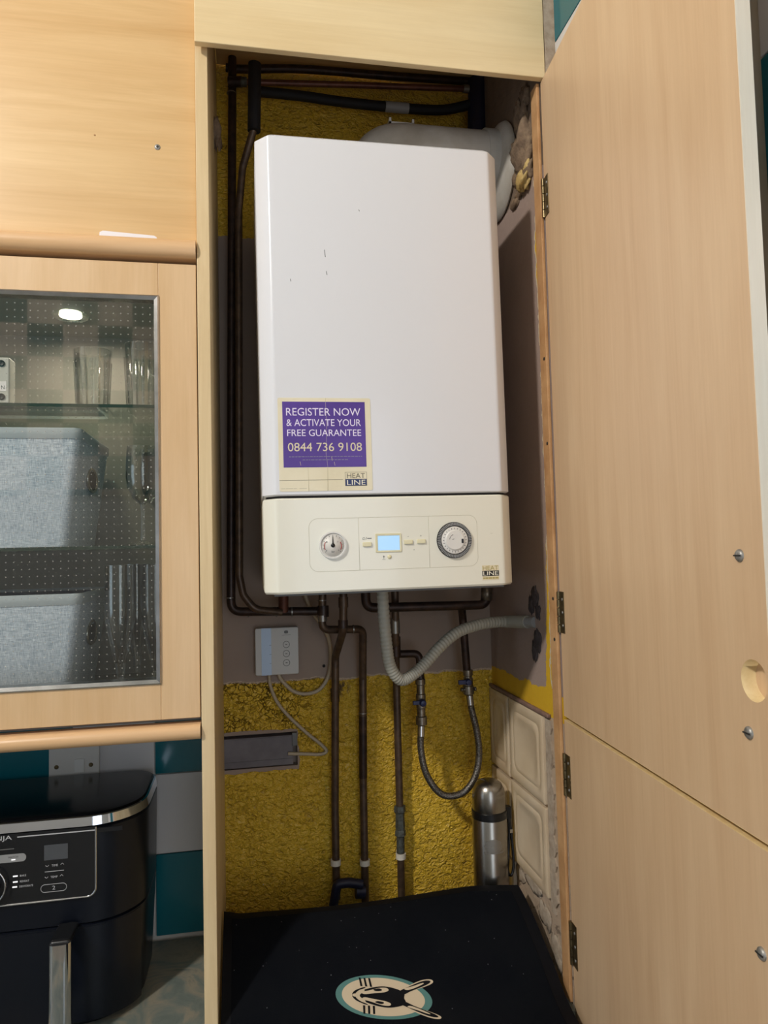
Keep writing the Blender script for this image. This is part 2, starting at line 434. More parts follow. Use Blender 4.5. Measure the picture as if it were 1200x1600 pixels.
def lettering(text, x0, x1, z0, z1, y, mat, parent, bold=0., name='lettering', depth=.0002, fit=True):
    cu = bpy.data.curves.new('t', 'FONT'); cu.body = text; cu.size = 1; cu.offset = bold; cu.extrude = 0; cu.resolution_u = 4
    o = bpy.data.objects.new('t', cu); C.objects.link(o)
    bpy.context.view_layer.update()
    me = bpy.data.meshes.new_from_object(o.evaluated_get(bpy.context.evaluated_depsgraph_get()))
    bpy.data.objects.remove(o); bpy.data.curves.remove(cu)
    xs = [v.co.x for v in me.vertices]; ys = [v.co.y for v in me.vertices]
    ax, bx, ay, by = min(xs), max(xs), min(ys), max(ys)
    sx = (x1-x0)/(bx-ax); sz = (z1-z0)/(by-ay)
    if not fit: sx = sz
    for v in me.vertices: v.co = (x0+(v.co.x-ax)*sx, 0, z0+(v.co.y-ay)*sz)
    me.materials.append(M[mat]); me.name = name
    r = bpy.data.objects.new(name, me); C.objects.link(r); r.parent = parent; r.location = (0, y, 0)
    so = r.modifiers.new('depth', 'SOLIDIFY'); so.thickness = depth; so.offset = 0
    return r
def ellipse(cx, cz, rx, rz, n=28): return [(cx+rx*math.cos(2*PI*i/n), cz+rz*math.sin(2*PI*i/n)) for i in range(n)]

# ------------------------------------------------------------------ setting
YB = .3556          # face of the back wall
XR = .577           # face of the wall on the right
# back wall behind the boiler, with the chased slot cut in it, and tiled part to the left
b = B()
cx0, cx1, cz0, cz1 = -.018, .148, 1.249, 1.318
b.box(-.02, .62, YB, .45, cz1, 3.45).box(-.02, .62, YB, .45, 0, cz0).box(cx1, .62, YB, .45, cz0, cz1).box(-.02, cx1, YB+.022, .45, cz0, cz1)
wall_back = struct(b.make('wall_back', 'wall_yellow'))
b = B().box(-2.2, -.02, .362, .45, 0, 3.45)
wb2 = struct(b.make('wall_back', 'grout'))
def tiles_back():
    bt, bg_ = B(), B()
    xs = [-.0215, -.137, -.292, -.447, -.602, -.757, -.912]
    zs = [.936, 1.095, 1.252, 1.409]
    for i in range(len(xs)-1):
        for j in range(3):
            tl = (i+j) % 2 == 0
            (bt if tl else bg_).box(xs[i+1]+.001, xs[i]-.001, YB, .3625, zs[j]+.001, zs[j+1]-.001)
    bt.make('teal_tiling', 'teal', wb2, .0012); bg_.make('grey_tiling', 'grey_tile', wb2, .0012)
tiles_back()

wall_right = struct(B().box(XR, .62, -.0062, .45, 0, 3.45).make('wall_right', 'wall_return'))
# kitchen side of that wall: plaster, then teal and grey tiles
wk = struct(B().box(.605, .62, -.9, -.0090, 0, 3.45).make('wall_right', 'paint_white'))
bt, bg_ = B(), B()
def kt(y0, y1, z0, z1, teal): (bt if teal else bg_).box(.598, .605, y0+.001, y1-.001, z0+.001, z1-.001)
for j in range(4):
    for i in range(6):
        y1 = -.030-.155*i; z0 = 2.577-.155*j
        if i < 3: kt(y1-.155, y1, z0, z0+.155, (i+j) % 2 == 0)
for j in range(15):
    z0 = 2.522-.16*j
    for i in range(3): kt(-.517-.155*(i+1), -.517-.155*i, z0, z0+.16, (i+j) % 2 == 1)
bt.make('teal_tiling', 'teal', wk, .0012); bg_.make('grey_tiling', 'grey_tile', wk, .0012)
struct(B().box(.62, 1.5, -.9, -.8, 0, 3.45).make('wall_right', 'paint_white'))
struct(B().box(1.5, 1.6, -2.4, -.8, 0, 3.45).make('wall_right', 'paint_white'))
# opposite wall with a tall window, left end wall with a window
b = B().box(-2.3, -.02, -2.4, -2.3, 0, 3.45).box(.78, 1.6, -2.4, -2.3, 0, 3.45).box(-.02, .78, -2.4, -2.3, 0, .6).box(-.02, .78, -2.4, -2.3, 2.4, 3.45)
struct(b.make('wall_front', 'paint_wall'))
struct(B().box(-1.7, -.1, -2.3, -2.292, 1.98, 3.0).make('trim_1', 'checker'))
b = B().box(-2.3, -2.2, -2.3, -1.5, 0, 3.45).box(-2.3, -2.2, -.4, .45, 0, 3.45).box(-2.3, -2.2, -1.5, -.4, 0, 1.05).box(-2.3, -2.2, -1.5, -.4, 2.25, 3.45)
struct(b.make('wall_left', 'paint_wall'))
struct(box('floor', 'floor', -2.3, 1.6, -2.4, .45, -.1, 0))
struct(box('ceiling', 'paint_white', -2.3, 1.6, -2.4, .45, 3.45, 3.55))

struct(box('trim_2', 'old_mortar', .5835, .6045, -.0215, -.0095, 2.5185, 3.45))
# old cream tiles left on the return wall
def old_tiles():
    b = B()
    def tile(y0, y1, z0, z1):
        # raised panel with a stepped, rounded border facing -x
        def ring(ins, x, r): return [(x, p[0], p[1]) for p in rrect(y0+ins, y1-ins, z0+ins, z1-ins, r, 5)]
        b.loft([ring(.0, XR-.0005, .002), ring(.0, XR-.007, .002), ring(.0025, XR-.0085, .004), ring(.016, XR-.0085, .016), ring(.020, XR-.0065, .016),
                ring(.024, XR-.0085, .018), ring(.030, XR-.0085, .02), ring(.034, XR-.0072, .02)], True, True)
    tile(.066, .235, 1.228, 1.385); tile(.066, .235, 1.065, 1.222)
    tile(.241, .3552, 1.224, 1.385); tile(.241, .3552, 1.062, 1.218)
    tile(.241, .3552, .94, 1.056)
    return b.make('old_tiling', 'old_tile', wall_right, smooth=.5)
old_tiles()
box('tile_ledge', 'ledge', XR-.0085, XR-.0002, .042, .3550, 1.3865, 1.3935, wall_right, .002)
# broken mortar and rubble around the ragged hole at the top of the return wall
def lump(b, c, r, sq=(1, 1, 1), seed=0, n=10, amp=.28):
    rnd = random.Random(seed); ph = [(rnd.uniform(0, 6), rnd.uniform(2, 5), rnd.uniform(2, 5)) for _ in range(4)]
    rings = []
    for i in range(1, n):
        th = PI*i/n; ring = []
        for k in range(2*n):
            f = 2*PI*k/(2*n)
            rr = r*(1+amp*sum(math.sin(p+a*th+round(q)*f) for p, a, q in ph)/2.2)
            ring.append((c[0]+rr*sq[0]*math.sin(th)*math.cos(f), c[1]+rr*sq[1]*math.sin(th)*math.sin(f), c[2]+rr*sq[2]*math.cos(th)))
        rings.append(ring)
    b.loft(rings, True, True)
b = B()
for i, (y, z, r, sq) in enumerate([(.07, 2.50, .03, (.5, .9, 1)), (.055, 2.455, .032, (.5, .7, 1.2)), (.085, 2.44, .026, (.5, 1, 1)), (.06, 2.415, .03, (.5, .8, 1)), (.05, 2.385, .022, (.5, .9, .8)),
                                  (.10, 2.40, .02, (.5, 1, .8)), (.050, 2.40, .016, (.4, .8, 1.2)), (.052, 2.53, .02, (.4, .9, 1)), (.12, 2.36, .016, (.4, 1.3, .6)), (.09, 2.365, .015, (.4, 1.3, .5))]):
    lump(b, (XR-.002, y, z), r, sq, 20+i)
b.make('rubble', 'rubble', wall_right)
b = B(); lump(b, (XR-.008, .062, 2.372), .017, (.7, 1.3, .9), 5); lump(b, (XR-.006, .045, 2.392), .012, (.6, 1, 1.2), 6); b.make('foam_filler', 'foam', wall_right)
# mortar nib on the edge of the lower plaster
b = B()
for i, (y, z, r, sq) in enumerate([(.15, 1.05, .016, (.3, 2.4, .8)), (.22, 1.04, .014, (.3, 2, .9)),
                                  (.10, 1.02, .02, (.25, 1.5, 1)), (.055, .985, .02, (.35, 1, 1.2)), (.046, .965, .014, (.5, 1, 1))]):
    lump(b, (XR-.001, y, z), r, (.12, sq[1], sq[2]), 60+i, 8)
b.make('mortar_lumps', 'old_mortar', wall_right)
rj = random.Random(12); L_ = [1.383-.0125*i for i in range(28)]
b = B(); b.exx([(.0645+rj.uniform(-.002, .001), z) for z in L_]+[(.040+rj.uniform(-.006, .007), z) for z in L_[::-1]], XR-.0035, XR+.001)
b.make('mortar_edge', 'old_mortar', wall_right)
b = B(); lump(b, (.004, .215, 2.507), .02, (.5, .8, 1.5), 90); mortar = b

# ------------------------------------------------------------------ worktop
wt = B().exz([(-2.2, -.245), (.552, -.245), (.552, -.03), (.576, -.018), (.576, .3551), (-2.2, .3551)], .892, .93).make('worktop', 'worktop', None, .004)
tag(wt, 'dark grey marbled laminate worktop running under the air fryer and the mat', 'worktop')
base = thing('base_unit', (-.8, .05, 0), 'maple base cabinet carrying the grey marbled worktop', 'cabinet')
box('carcass', 'maple_v', -2.19, .575, -.20, .354, .1, .8915, base); box('plinth', 'maple_h', -2.19, .575, -.15, .33, 0, .0995, base); rebase(base)

# ------------------------------------------------------------------ boiler cupboard
cup = thing('boiler_cupboard', (.28, .1, .9305), 'tall open maple cupboard housing the white boiler, its two doors swung wide', 'cupboard')
mortar.make('mortar_splash', 'rubble', cup)
box('side_panel', 'maple_edge', -.0205, -.0005, 0, .3545, .9305, 2.7495, cup, .001)
box('header_panel', 'maple_pale', -.0195, .5825, -.0215, -.0090, 2.5175, 2.7495, cup, .0015)
box('top_shade_panel', 'maple_h', 0, .57, .0, .35, 2.742, 2.7490, cup)  # unseen board added to block light and keep the cupboard top dark
bt_ = B().box(XR-.006, XR-.0003, -.0062, .020, .9305, 2.517).make('jamb_batten', 'pine', cup, .001); bt_['label'] = 'raw orange pine batten'
for zc in (2.02, 1.87, 1.60, 1.53):
    b = B(); b.lathe([(.0, -.0007), (.003, -.0007), (.003, .0)], (XR-.006, .002, zc), 10, 'x'); b.make('nail_hole', 'dark_gap', cup)
# doors: modelled flat, hinge line at the origin, u runs to the free edge, w is thickness (outer side)
DL = math.radians(4.36)
def door(name, z0, z1, width, hole, screws, hinges, label):
    d = bpy.data.objects.new(name, None); C.objects.link(d); d.parent = cup
    d.location = (XR+.0005, -.0105, 0); d.rotation_euler = (0, 0, -PI/2-DL); d['label'] = label
    # local x = u, local y = w: after the turn +y points to +x (outer side)
    b = B(); T = .0155
    if hole:
        u, z, r, dep = hole; n = 32; bm = b.bm
        def ringv(y, rr): return [bm.verts.new((u+rr*math.cos(2*PI*i/n), y, z+rr*math.sin(2*PI*i/n))) for i in range(n)]
        r0, r1 = ringv(0, r), ringv(dep, r*.98)
        # square frame round the hole, then big rectangles
        h = min(r*1.6, width-u-.0003)
        sq = []
        for i in range(n):
            a = 2*PI*i/n; cx, cz = math.cos(a), math.sin(a); m = max(abs(cx), abs(cz)); sq.append(bm.verts.new((u+min(h*cx/m, h), 0, z+h*cz/m)))
        b.mi = 0
        for i in range(n): b._f([r0[i], r0[(i+1) % n], sq[(i+1) % n], sq[i]])
        b.mi = 1
        for i in range(n): b._f([r0[i], r1[i], r1[(i+1) % n], r0[(i+1) % n]], True)
        b._f(r1)
        b.mi = 0
        def q(a0, a1, c0, c1): b._f([bm.verts.new(p) for p in ((a0, 0, c0), (a1, 0, c0), (a1, 0, c1), (a0, 0, c1))])
        if u+h > width: h2 = width-u
        q(.0, u-h, z0, z1); q(u-h, u+h, z0, z-h); q(u-h, u+h, z+h, z1)
        if u+h < width: q(u+h, width, z0, z1)
        v = [bm.verts.new(p) for p in ((0, 0, z0), (width, 0, z0), (width, T, z0), (0, T, z0), (0, 0, z1), (width, 0, z1), (width, T, z1), (0, T, z1))]
        for ids in ((0, 1, 2, 3), (4, 7, 6, 5), (0, 3, 7, 4), (1, 5, 6, 2), (3, 2, 6, 7)): b._f([v[i] for i in ids])
    else: b.box(0, width, 0, T, z0, z1)
    b.make('door_panel', ['maple_door', 'raw_edge'], d)
    e = box('edge_band', 'door_edge', width, width+.0012, .0, T, z0, z1, d)
    e['label'] = 'white edge band'
    e = box('top_edge' if not hole else 'bottom_edge', 'raw_edge', 0, width, 0, T, (z1 if not hole else z0-.0008), (z1+.0008 if not hole else z0), d)
    for u, z in screws:
        b = B(); b.lathe([(.0, -.0035), (.0045, -.0032), (.0062, -.0016), (.0065, .0003)], (u, 0, z), 18, 'y')
        s = b.make('screw', 'screw', d, smooth=.7)
        B().box(u-.0055, u+.0055, -.0041, -.003, z-.0007, z+.0007).make('slot', 'dark_gap', s)
    for z in hinges:
        b = B(); b.box(.0035, .021, -.0012, .0, z-.035, z+.035); h = b.make('hinge', 'hinge', d, .0004)
        b = B()
        for k in range(5): b.tube([(.0, -.002, z-.035+.0142*k), (.0, -.002, z-.0222+.0142*k)], .0032, 12)
        b.make('knuckle', 'hinge', h, smooth=.7)
        b = B()
        for k in (-.022, 0, .022): b.lathe([(.0, -.0022), (.002, -.002), (.0028, -.0011)], (.014, 0, z+k), 10, 'y')
        b.make('screw_head', 'screw', h, smooth=.7)
    return d
door('upper_door', 1.4035, 2.515, .553, (.528, 1.555, .0205, .016), [(.516, 1.6764), (.5167, 1.5024)], [2.304, 1.578], 'upper maple door with a round finger hole')
door('lower_door', .905, 1.3955, .553, None, [(.519, 1.2933)], [1.305, 1.029], 'lower maple door')
rebase(cup)

# ------------------------------------------------------------------ boiler
BO = thing('boiler', (.2845, .1, 1.627), 'white wall-hung combi boiler with a cream control panel, inside the open cupboard', 'boiler')
BO.rotation_euler = (0, -.0081, 0)
FY = -.141                       # front face in boiler coordinates
def plan(inset=0., c=.021):
    w = .205-inset; f = FY+inset
    L = [(-w, .19), (-w, f+c+.001), (-w+.0008, f+c-.0008), (-w+c-.0035, f+.0030), (-w+c-.0015, f+.0013), (-w+c+.001, f+.0004), (-w+c+.004, f)]
    return L+[(-x, y) for x, y in reversed(L)]
b = B(); pl = plan(); pi_ = plan(.003)
b.loft([[(x, y, z) for x, y in pi_] for z in (.1535,)]+[[(x, y, .1555) for x, y in pl], [(x, y, .7335) for x, y in pl], [(x, y, .7368) for x, y in pi_]], True, False)
cover = b.make('front_cover', 'white_enamel', BO, smooth=.42); cover['label'] = 'white enamelled case'
b = B(); b.exz(plan(.006), .1495, .1536); b.make('seam', 'dark_gap', BO)
b = B(); b.loft([[(x, y, .0) for x, y in plan(.002)], [(x, y, .003) for x, y in pl], [(x, y, .147) for x, y in pl], [(x, y, .1495) for x, y in plan(.002)]], True, False)
ctl = b.make('control_panel', 'cream_plastic', BO, smooth=.42); ctl['label'] = 'cream plastic control panel'
box('back_frame', 'midgrey', -.19, .19, .19, .2545, .01, .72, BO)
y = FY
# scuffs on the case
for x, z, l in ((-.098, .55, .012), (-.096, .515, .006), (-.154, .50, .004), (-.04, .62, .003)): B().tube([(x, y+.0001, z), (x+.001, y+.0001, z-l)], .0005, 6).make('scuff_mark', 'midgrey', cover)
# control panel details
g = B(); line(g, [(x, z) for x, z in rrect(-.135, .140, .0332, .1165, .014)]+[rrect(-.135, .140, .0332, .1165, .014)[0]], y+.0003, .0005)
line(g, [(-.0562, .0335), (-.0562, .1162)], y+.0003, .0005); line(g, [(.0584, .0335), (.0584, .1162)], y+.0003, .0005)
g.make('panel_outline', 'groove', ctl)
ga = B(); ga.lathe([(.0005, y-.002), (.0185, y-.002), (.0195, y-.0042), (.0215, y-.004), (.0218, y+.001)], (-.0981, 0, .074), 40, 'y'); ga = ga.make('pressure_gauge', 'white_plastic', ctl, smooth=.5)
b = B(); b.lathe([(.0, y-.0024), (.0178, y-.0024), (.0178, y-.0015)], (-.0981, 0, .074), 40, 'y'); b.make('gauge_face', 'dial_face', ga)
for a0, a1 in ((150, 205), (-25, 30)):
    B().tube([(-.0981+.0135*math.cos(math.radians(a)), y-.0025, .0725+.0135*math.sin(math.radians(a))) for a in range(a0, a1+1, 6)], .0006, 6).make('red_arc', 'red', ga)
b = B()
for i in range(13):
    a = math.radians(-40+260*i/12); b.tube([(-.0981+r*math.cos(a), y-.0025, .074+r*math.sin(a)) for r in (.0145, .0165)], .00035, 5)
b.make('scale_ticks', 'midgrey', ga)
b = B(); b.tube([(-.0981, y-.0032, .0735), (-.0983, y-.0032, .0882)], [.0011, .0004], 6); b.lathe([(.0, y-.0042), (.003, y-.004), (.0034, y-.0026)], (-.0981, 0, .0738), 16, 'y'); b.make('needle', 'black', ga)
lettering('bar', -.1005, -.0955, .0625, .0655, y-.0026, 'midgrey', ga)
for t_, gx, gz in (('1', -.1078, .0795), ('3', -.0905, .0795), ('0', -.1085, .066), ('4', -.0895, .066)):
    lettering(t_, gx-.0008, gx+.0008, gz-.0011, gz+.0011, y-.0026, 'midgrey', ga)
# centre: buttons, display, indicator
def button(x, z): box('button', 'cream_dull', x-.007, x+.007, y-.0028, y+.001, z-.0034, z+.0034, ctl, .0008)
button(-.0435, .0738); button(.0238, .0755); button(.0450, .0760)
b = B(); b.tube([(-.0500, y-.0001, .0815), (-.0468, y-.0001, .0815), (-.0468, y-.0001, .0838), (-.0484, y-.0001, .0852), (-.0500, y-.0001, .0838), (-.0500, y-.0001, .0815)], .0003, 5)
b.tube([(-.0450, y-.0001, .0812), (-.0438, y-.0001, .0853)], .0003, 5); b.make('button_symbol', 'midgrey', ctl)
B().box(-.0428, -.0358, y-.0002, y+.0003, .0826, .0838).make('button_mark', 'midgrey', ctl)
b = B(); b.box(.0228, .0250, y-.0002, y+.0003, .0842, .0846); b.make('minus_sign', 'midgrey', ctl)
b = B(); b.box(.0438, .0462, y-.0002, y+.0003, .0848, .0852).box(.0448, .0452, y-.0002, y+.0003, .0838, .0862); b.make('plus_sign', 'midgrey', ctl)
fr = B(); fr.loft([[(x, y+.0004, z) for x, z in rrect(-.0300, .0130, .0600, .0905, .0015)], [(x, y-.0016, z) for x, z in rrect(-.0292, .0122, .0608, .0897, .0015)], [(x, y-.0012, z) for x, z in rrect(-.0262, .0098, .0630, .0870, .001)], [(x, y-.0002, z) for x, z in rrect(-.0258, .0094, .0634, .0866, .001)]], True, False)
fr = fr.make('display_bezel', 'cream_dull', ctl)
lc = box('display', 'lcd', -.0258, .0094, y-.0010, y-.0004, .0634, .0866, fr); lc['label'] = 'lit pale blue display'
b = B(); b.lathe([(.0, y-.002), (.0022, y-.0018), (.0034, y-.0006), (.0034, y+.0004)], (-.0078, 0, .0527), 20, 'y'); b.make('indicator', 'cream_dull', ctl)
b = B(); b.tube([(-.0168, y-.0001, .0505), (-.0168, y-.0001, .0545)], .0004, 5); b.tube([(-.0182, y-.0001, .0532), (-.0168, y-.0001, .0548), (-.0154, y-.0001, .0532)], .0004, 5); b.box(-.0195, -.0142, y-.0002, y+.0003, .0487, .0491); b.make('indicator_symbol', 'midgrey', ctl)
b = B(); b.box(.0322, .0338, y-.0002, y+.0003, .0625, .0632).make('indicator_dot', 'midgrey', ctl)
# timer dial with ring of pins
tc = (.1005, .0763)
tm = B(); tm.lathe([(.0, y-.0015), (.0285, y-.0015), (.0295, y-.001), (.0295, y+.001)], (tc[0], 0, tc[1]), 56, 'y'); tm = tm.make('timer_dial', 'dark_gap', ctl, smooth=.5)
b = B()
for i in range(64):
    a = 2*PI*i/64; 
    ca, sa = math.cos(a), math.sin(a); r0, r1, hw = .0238, .0284, .0007
    pts = [(r0, -hw), (r1, -hw), (r1, hw), (r0, hw)]
    b.ext([(tc[0]+r*ca-q*sa, tc[1]+r*sa+q*ca) for r, q in pts], y-.0048, y-.0014)
pins = b.make('pin_ring', 'grey_plastic', tm); pins['kind'] = 'stuff'
b = B(); b.lathe([(.0, y-.0042), (.0205, y-.0042), (.0222, y-.0036), (.0226, y-.001)], (tc[0], 0, tc[1]), 48, 'y'); b.make('dial_plate', 'dial_face', tm, smooth=.5)
b = B(); b.lathe([(.0, y-.0064), (.0150, y-.0064), (.0162, y-.0056), (.0165, y-.004)], (tc[0], 0, tc[1]), 48, 'y'); kn = b.make('knob', 'dial_face', tm, smooth=.5)
b = B()
for i in range(24):
    a = 2*PI*i/24; b.tube([(tc[0]+r*math.cos(a), y-.0043, tc[1]+r*math.sin(a)) for r in (.0178, .0200)], .00045, 5)
b.make('hour_marks', 'midgrey', tm)
b = B(); b.ext(rrect(tc[0]+.0105, tc[0]+.0138, tc[1]-.0052, tc[1]+.0018, .0008), y-.0072, y-.006); b.make('slide_switch', 'black', kn)
b = B(); b.tube([(tc[0]+.0095*math.cos(math.radians(a)), y-.0065, tc[1]+.0095*math.sin(math.radians(a))) for a in range(110, 171, 10)], .0004, 5); b.tube([(tc[0]-.005, y-.0065, tc[1]+.001), (tc[0]-.002, y-.0065, tc[1]+.002)], .0004, 5); b.make('arrow_mark', 'midgrey', kn)
b = B(); b.box(.1625, .1665, y-.0002, y+.0003, .0855, .0860); b.make('pen_mark', 'groove', ctl)
# badge
bd = box('badge', 'gold_ink', .1460, .1745, y-.0004, y+.0003, .0095, .0335, ctl); bd.data.materials[0] = M['beige_ink']
lettering('HEAT', .1470, .1735, .0255, .0325, y-.0006, 'gold_ink', bd)
box('badge_block', 'dark_gap', .1460, .1745, y-.0006, y-.0003, .0158, .0246, bd)
lettering('LINE', .1475, .1730, .0170, .0235, y-.0008, 'cream_ink', bd)
b = B()
for xa, xb in ((.1472, .1500), (.1507, .1560), (.1567, .1622), (.1630, .1672), (.1680, .1733)): b.box(xa, xb, y-.0007, y-.0004, .0113, .0138)
b.make('small_print', 'gold_ink', bd)
# sticker
st = B(); st.ext(rrect(-.1790, -.0312, .1600, .3085, .003), y-.0005, y+.0002); st = st.make('sticker', 'sticker', BO); st['label'] = 'cream and purple guarantee sticker'
yy = y-.0005
box('purple_field', 'purple', -.1718, -.0403, yy-.0002, yy+.0001, .1978, .3023, st)
yy -= .0003
lettering('REGISTER NOW', -.1660, -.0478, .2800, .2922, yy, 'lavender', st)
lettering('& ACTIVATE YOUR', -.1658, -.0475, .2634, .2744, yy, 'lavender', st)
lettering('FREE GUARANTEE', -.1650, -.0475, .2474, .2580, yy, 'lavender', st)
lettering('0844 736 9108', -.1645, -.0470, .2232, .2368, yy, 'beige_ink', st)
b = B()
rnd = random.Random(3)
for z, xa, xb in ((.2146, -.163, -.047), (.2096, -.142, -.070)):
    x = xa
    while x < xb:
        w = rnd.uniform(.002, .006); b.box(x, min(x+w, xb), yy, yy+.0002, z-.0004, z+.0004); x += w+.0012
b.make('small_print', 'grey_plastic', st)
b = B(); b.box(-.1788, -.0790, y-.0007, y-.0004, .1774, .1779); b.make('rule', 'brown_ink', st)
b = B()
for xa, xb in ((-.1765, -.170), (-.169, -.158), (-.157, -.152), (-.148, -.1365)): b.box(xa, xb, y-.0007, y-.0004, .1642, .1649)
b.make('small_print', 'beige_ink', st).data.materials[0] = M['groove']
b = B()
for x0_, pts in ((-.1035, [(0, .3085), (.001, .26), (-.0012, .22), (.0008, .20), (.0, .16)]), (-.1335, [(0, .1975), (.0003, .160)])): line(b, [(x0_+p[0], p[1]) for p in pts], y-.0005, .00028)
for xs in ((-.146, .207), (-.096, .214), (-.092, .206)): line(b, [xs, (xs[0]+.001, xs[1]-.006)], y-.0007, .0003)
b.make('crease', 'crease', st)
lg = B(); lg.ext([(-.0755, .1675), (-.0405, .1675), (-.0405, .1895), (-.0755, .1895)], y-.0007, y-.0003); lg = lg.make('logo', 'brown_ink', st)
box('logo_upper', 'sticker', -.0750, -.0410, y-.0009, y-.0006, .1785, .1890, lg); box('logo_lower', 'navy_ink', -.0750, -.0410, y-.0009, y-.0006, .1680, .1780, lg)
lettering('HEAT', -.0725, -.0435, .1798, .1876, y-.0010, 'brown_ink', lg); lettering('LINE', -.0725, -.0430, .1690, .1768, y-.0010, 'cream_ink', lg)
# connections under the case
for x, yy_ in ((-.166, .09), (-.081, .16), (-.043, .128), (.014, .14), (.246-.05, .14)):
    B().lathe([(.0, -.016), (.0105, -.016), (.0115, -.010), (.0115, .002)], (x, yy_, 0), 6).make('connection_nut', 'brass', BO)
bb = B(); bb.box(-.19, .19, -.12, .18, -.004, .001); bb.make('base_plate', 'midgrey', BO)

# ------------------------------------------------------------------ flue
fl = thing('flue_pipe', (.31, .2, 2.36), 'grubby white flue pipe on top of the boiler, running into the right-hand wall', 'flue')
path = bend_path([(.312, .2, 2.362), (.312, .2, 2.487), (.574, .2, 2.487)], .06, 12)
B().tube(path, .056, 40).make('duct', 'flue', fl, smooth=.6)
B().tube([(.536, .2, 2.487), (.56, .2, 2.487)], .0605, 40).make('collar', 'flue', fl, smooth=.6)
b = B(); b.lathe([(.03, .558), (.084, .560), (.094, .566), (.097, .572), (.095, .5755), (.03, .5755)], (0, .2, 2.462), 56, 'x'); b.make('wall_flange', 'flue', fl, smooth=.6)
b = B(); b.box(.343, .394, .19, .21, 2.5445, 2.548).box(.343, .347, .19, .21, 2.5445, 2.556).box(.390, .394, .19, .21, 2.5445, 2.556); b.make('bracket', 'white_plastic', fl)
rebase(fl)

# ------------------------------------------------------------------ pipework
def pipe(label, segs, group=None, name='copper_pipe', cat='pipe', base=None):
    t = thing(name, base or (0, 0, 0), label, cat, group)
    for part, pts, r, m in segs:
        bb_ = B().tube(pts, r, 16); bb_.make(part, m, t, smooth=.7)
    return t
def ring(t, p, axis, r, h, m='solder', name='solder_ring'):
    p = Vector(p); d = Vector({'x': (1, 0, 0), 'y': (0, 1, 0), 'z': (0, 0, 1)}[axis])*h/2
    B().tube([p-d, p+d], r, 18).make(name, m, t, smooth=.7)
r15 = .0079
# outer left riser with its elbow
a0, a1, a2, a3 = (0.0348,0.3000,2.7245), (0.0169,0.3000,1.5817), (0.0519,0.3000,1.5727), (0.1898,0.2800,1.5714)
pA = pipe('dark copper riser closest to the left side panel, turning right under the boiler', [('pipe_run', bend_path([a0, (0.0180,0.3000,1.5753), a3], .022), .0086, 'copper_dark')])
ring(pA, a2, 'x', .0098, .002); ring(pA, (0.0165,0.3000,1.6033), 'z', .0098, .002); ring(pA, (0.0325,0.3000,2.6469), 'z', .0100, .002); ring(pA, (0.1073,0.2900,1.5726), 'x', .0102, .002); ring(pA, (0.1376,0.2850,1.5718), 'x', .0102, .002)
st_ = B(); st_.tube([(0.1210,0.2830,1.5738), (0.1213,0.2700,1.6216)], .0100, 16); s_ = st_.make('branch_stub', 'copper_red', pA, smooth=.7); s_['label'] = 'reddish copper stub'
# inner left riser with the swept bend
pB = pipe('copper riser with a wide swept bend, between the outer riser and the boiler', [('pipe_run', bend_path([(0.0792,0.2000,2.6452), (0.0762,0.2050,2.5189), (0.0529,0.2400,2.4566), (0.0442,0.2500,2.3722), (0.0361,0.2500,1.6475), (0.0429,0.2500,1.6103), (0.0644,0.2500,1.5824), (0.1164,0.2620,1.5732)], .03), .0072, 'copper')])
u_ = B(); u_.tube([(0.0792,0.2000,2.6452), (0.0761,0.2050,2.5124)], .0125, 16); u_ = u_.make('black_lagging', 'black_matte', pB, smooth=.7)
# pipe dropping from boiler, offset to the right then down to the mat
P2 = [(0.1977,0.2600,1.6144), (0.1949,0.2600,1.5362), (0.2816,0.2900,1.5305), (0.2810,0.3350,0.9630)]
p2 = pipe('copper drop with two elbows, second long vertical pipe from the left', [('pipe_run', bend_path([P2[0], P2[1], P2[2], (0.2846,0.3250,1.4246), (0.2820,0.3350,1.2120), P2[3]], .017), r15, 'copper')])
ring(p2, (0.2833,0.3050,1.5026), 'z', .0092, .002); ring(p2, (0.2608,0.2830,1.5321), 'x', .0092, .0018); ring(p2, (0.2836,0.3290,1.3527), 'z', .0091, .002); ring(p2, (0.1960,0.2600,1.5942), 'z', .0092, .0018); ring(p2, (0.1983,0.2620,1.5725), 'z', .0112, .022, 'copper_dark', 'tee_fitting')
ring(p2, (0.1966,0.2600,1.5588), 'z', .0092, .012, 'solder', 'solder_blob')
sl = B(); sl.tube([(0.2835,0.3290,1.3474), (0.2821,0.3350,1.2185)], .0085, 16); sl.make('sleeve', 'copper_dark', p2, smooth=.7)
# drop 1
p1 = pipe('copper drop with a sideways kink, leftmost long vertical pipe on the yellow wall', [('pipe_run', bend_path([(0.2352,0.2280,1.6147), (0.2338,0.2300,1.5376), (0.2264,0.3120,1.4744), (0.2221,0.3350,1.1663), (0.2215,0.3350,0.9786)], .03), r15, 'copper')])
ring(p1, (0.2347,0.2280,1.5911), 'z', .0096, .020, 'copper', 'socket'); ring(p1, (0.2256,0.3250,1.3939), 'z', .0094, .026, 'copper_dark', 'socket'); ring(p1, (0.2335,0.2300,1.5488), 'z', .0096, .016, 'copper_dark', 'socket')
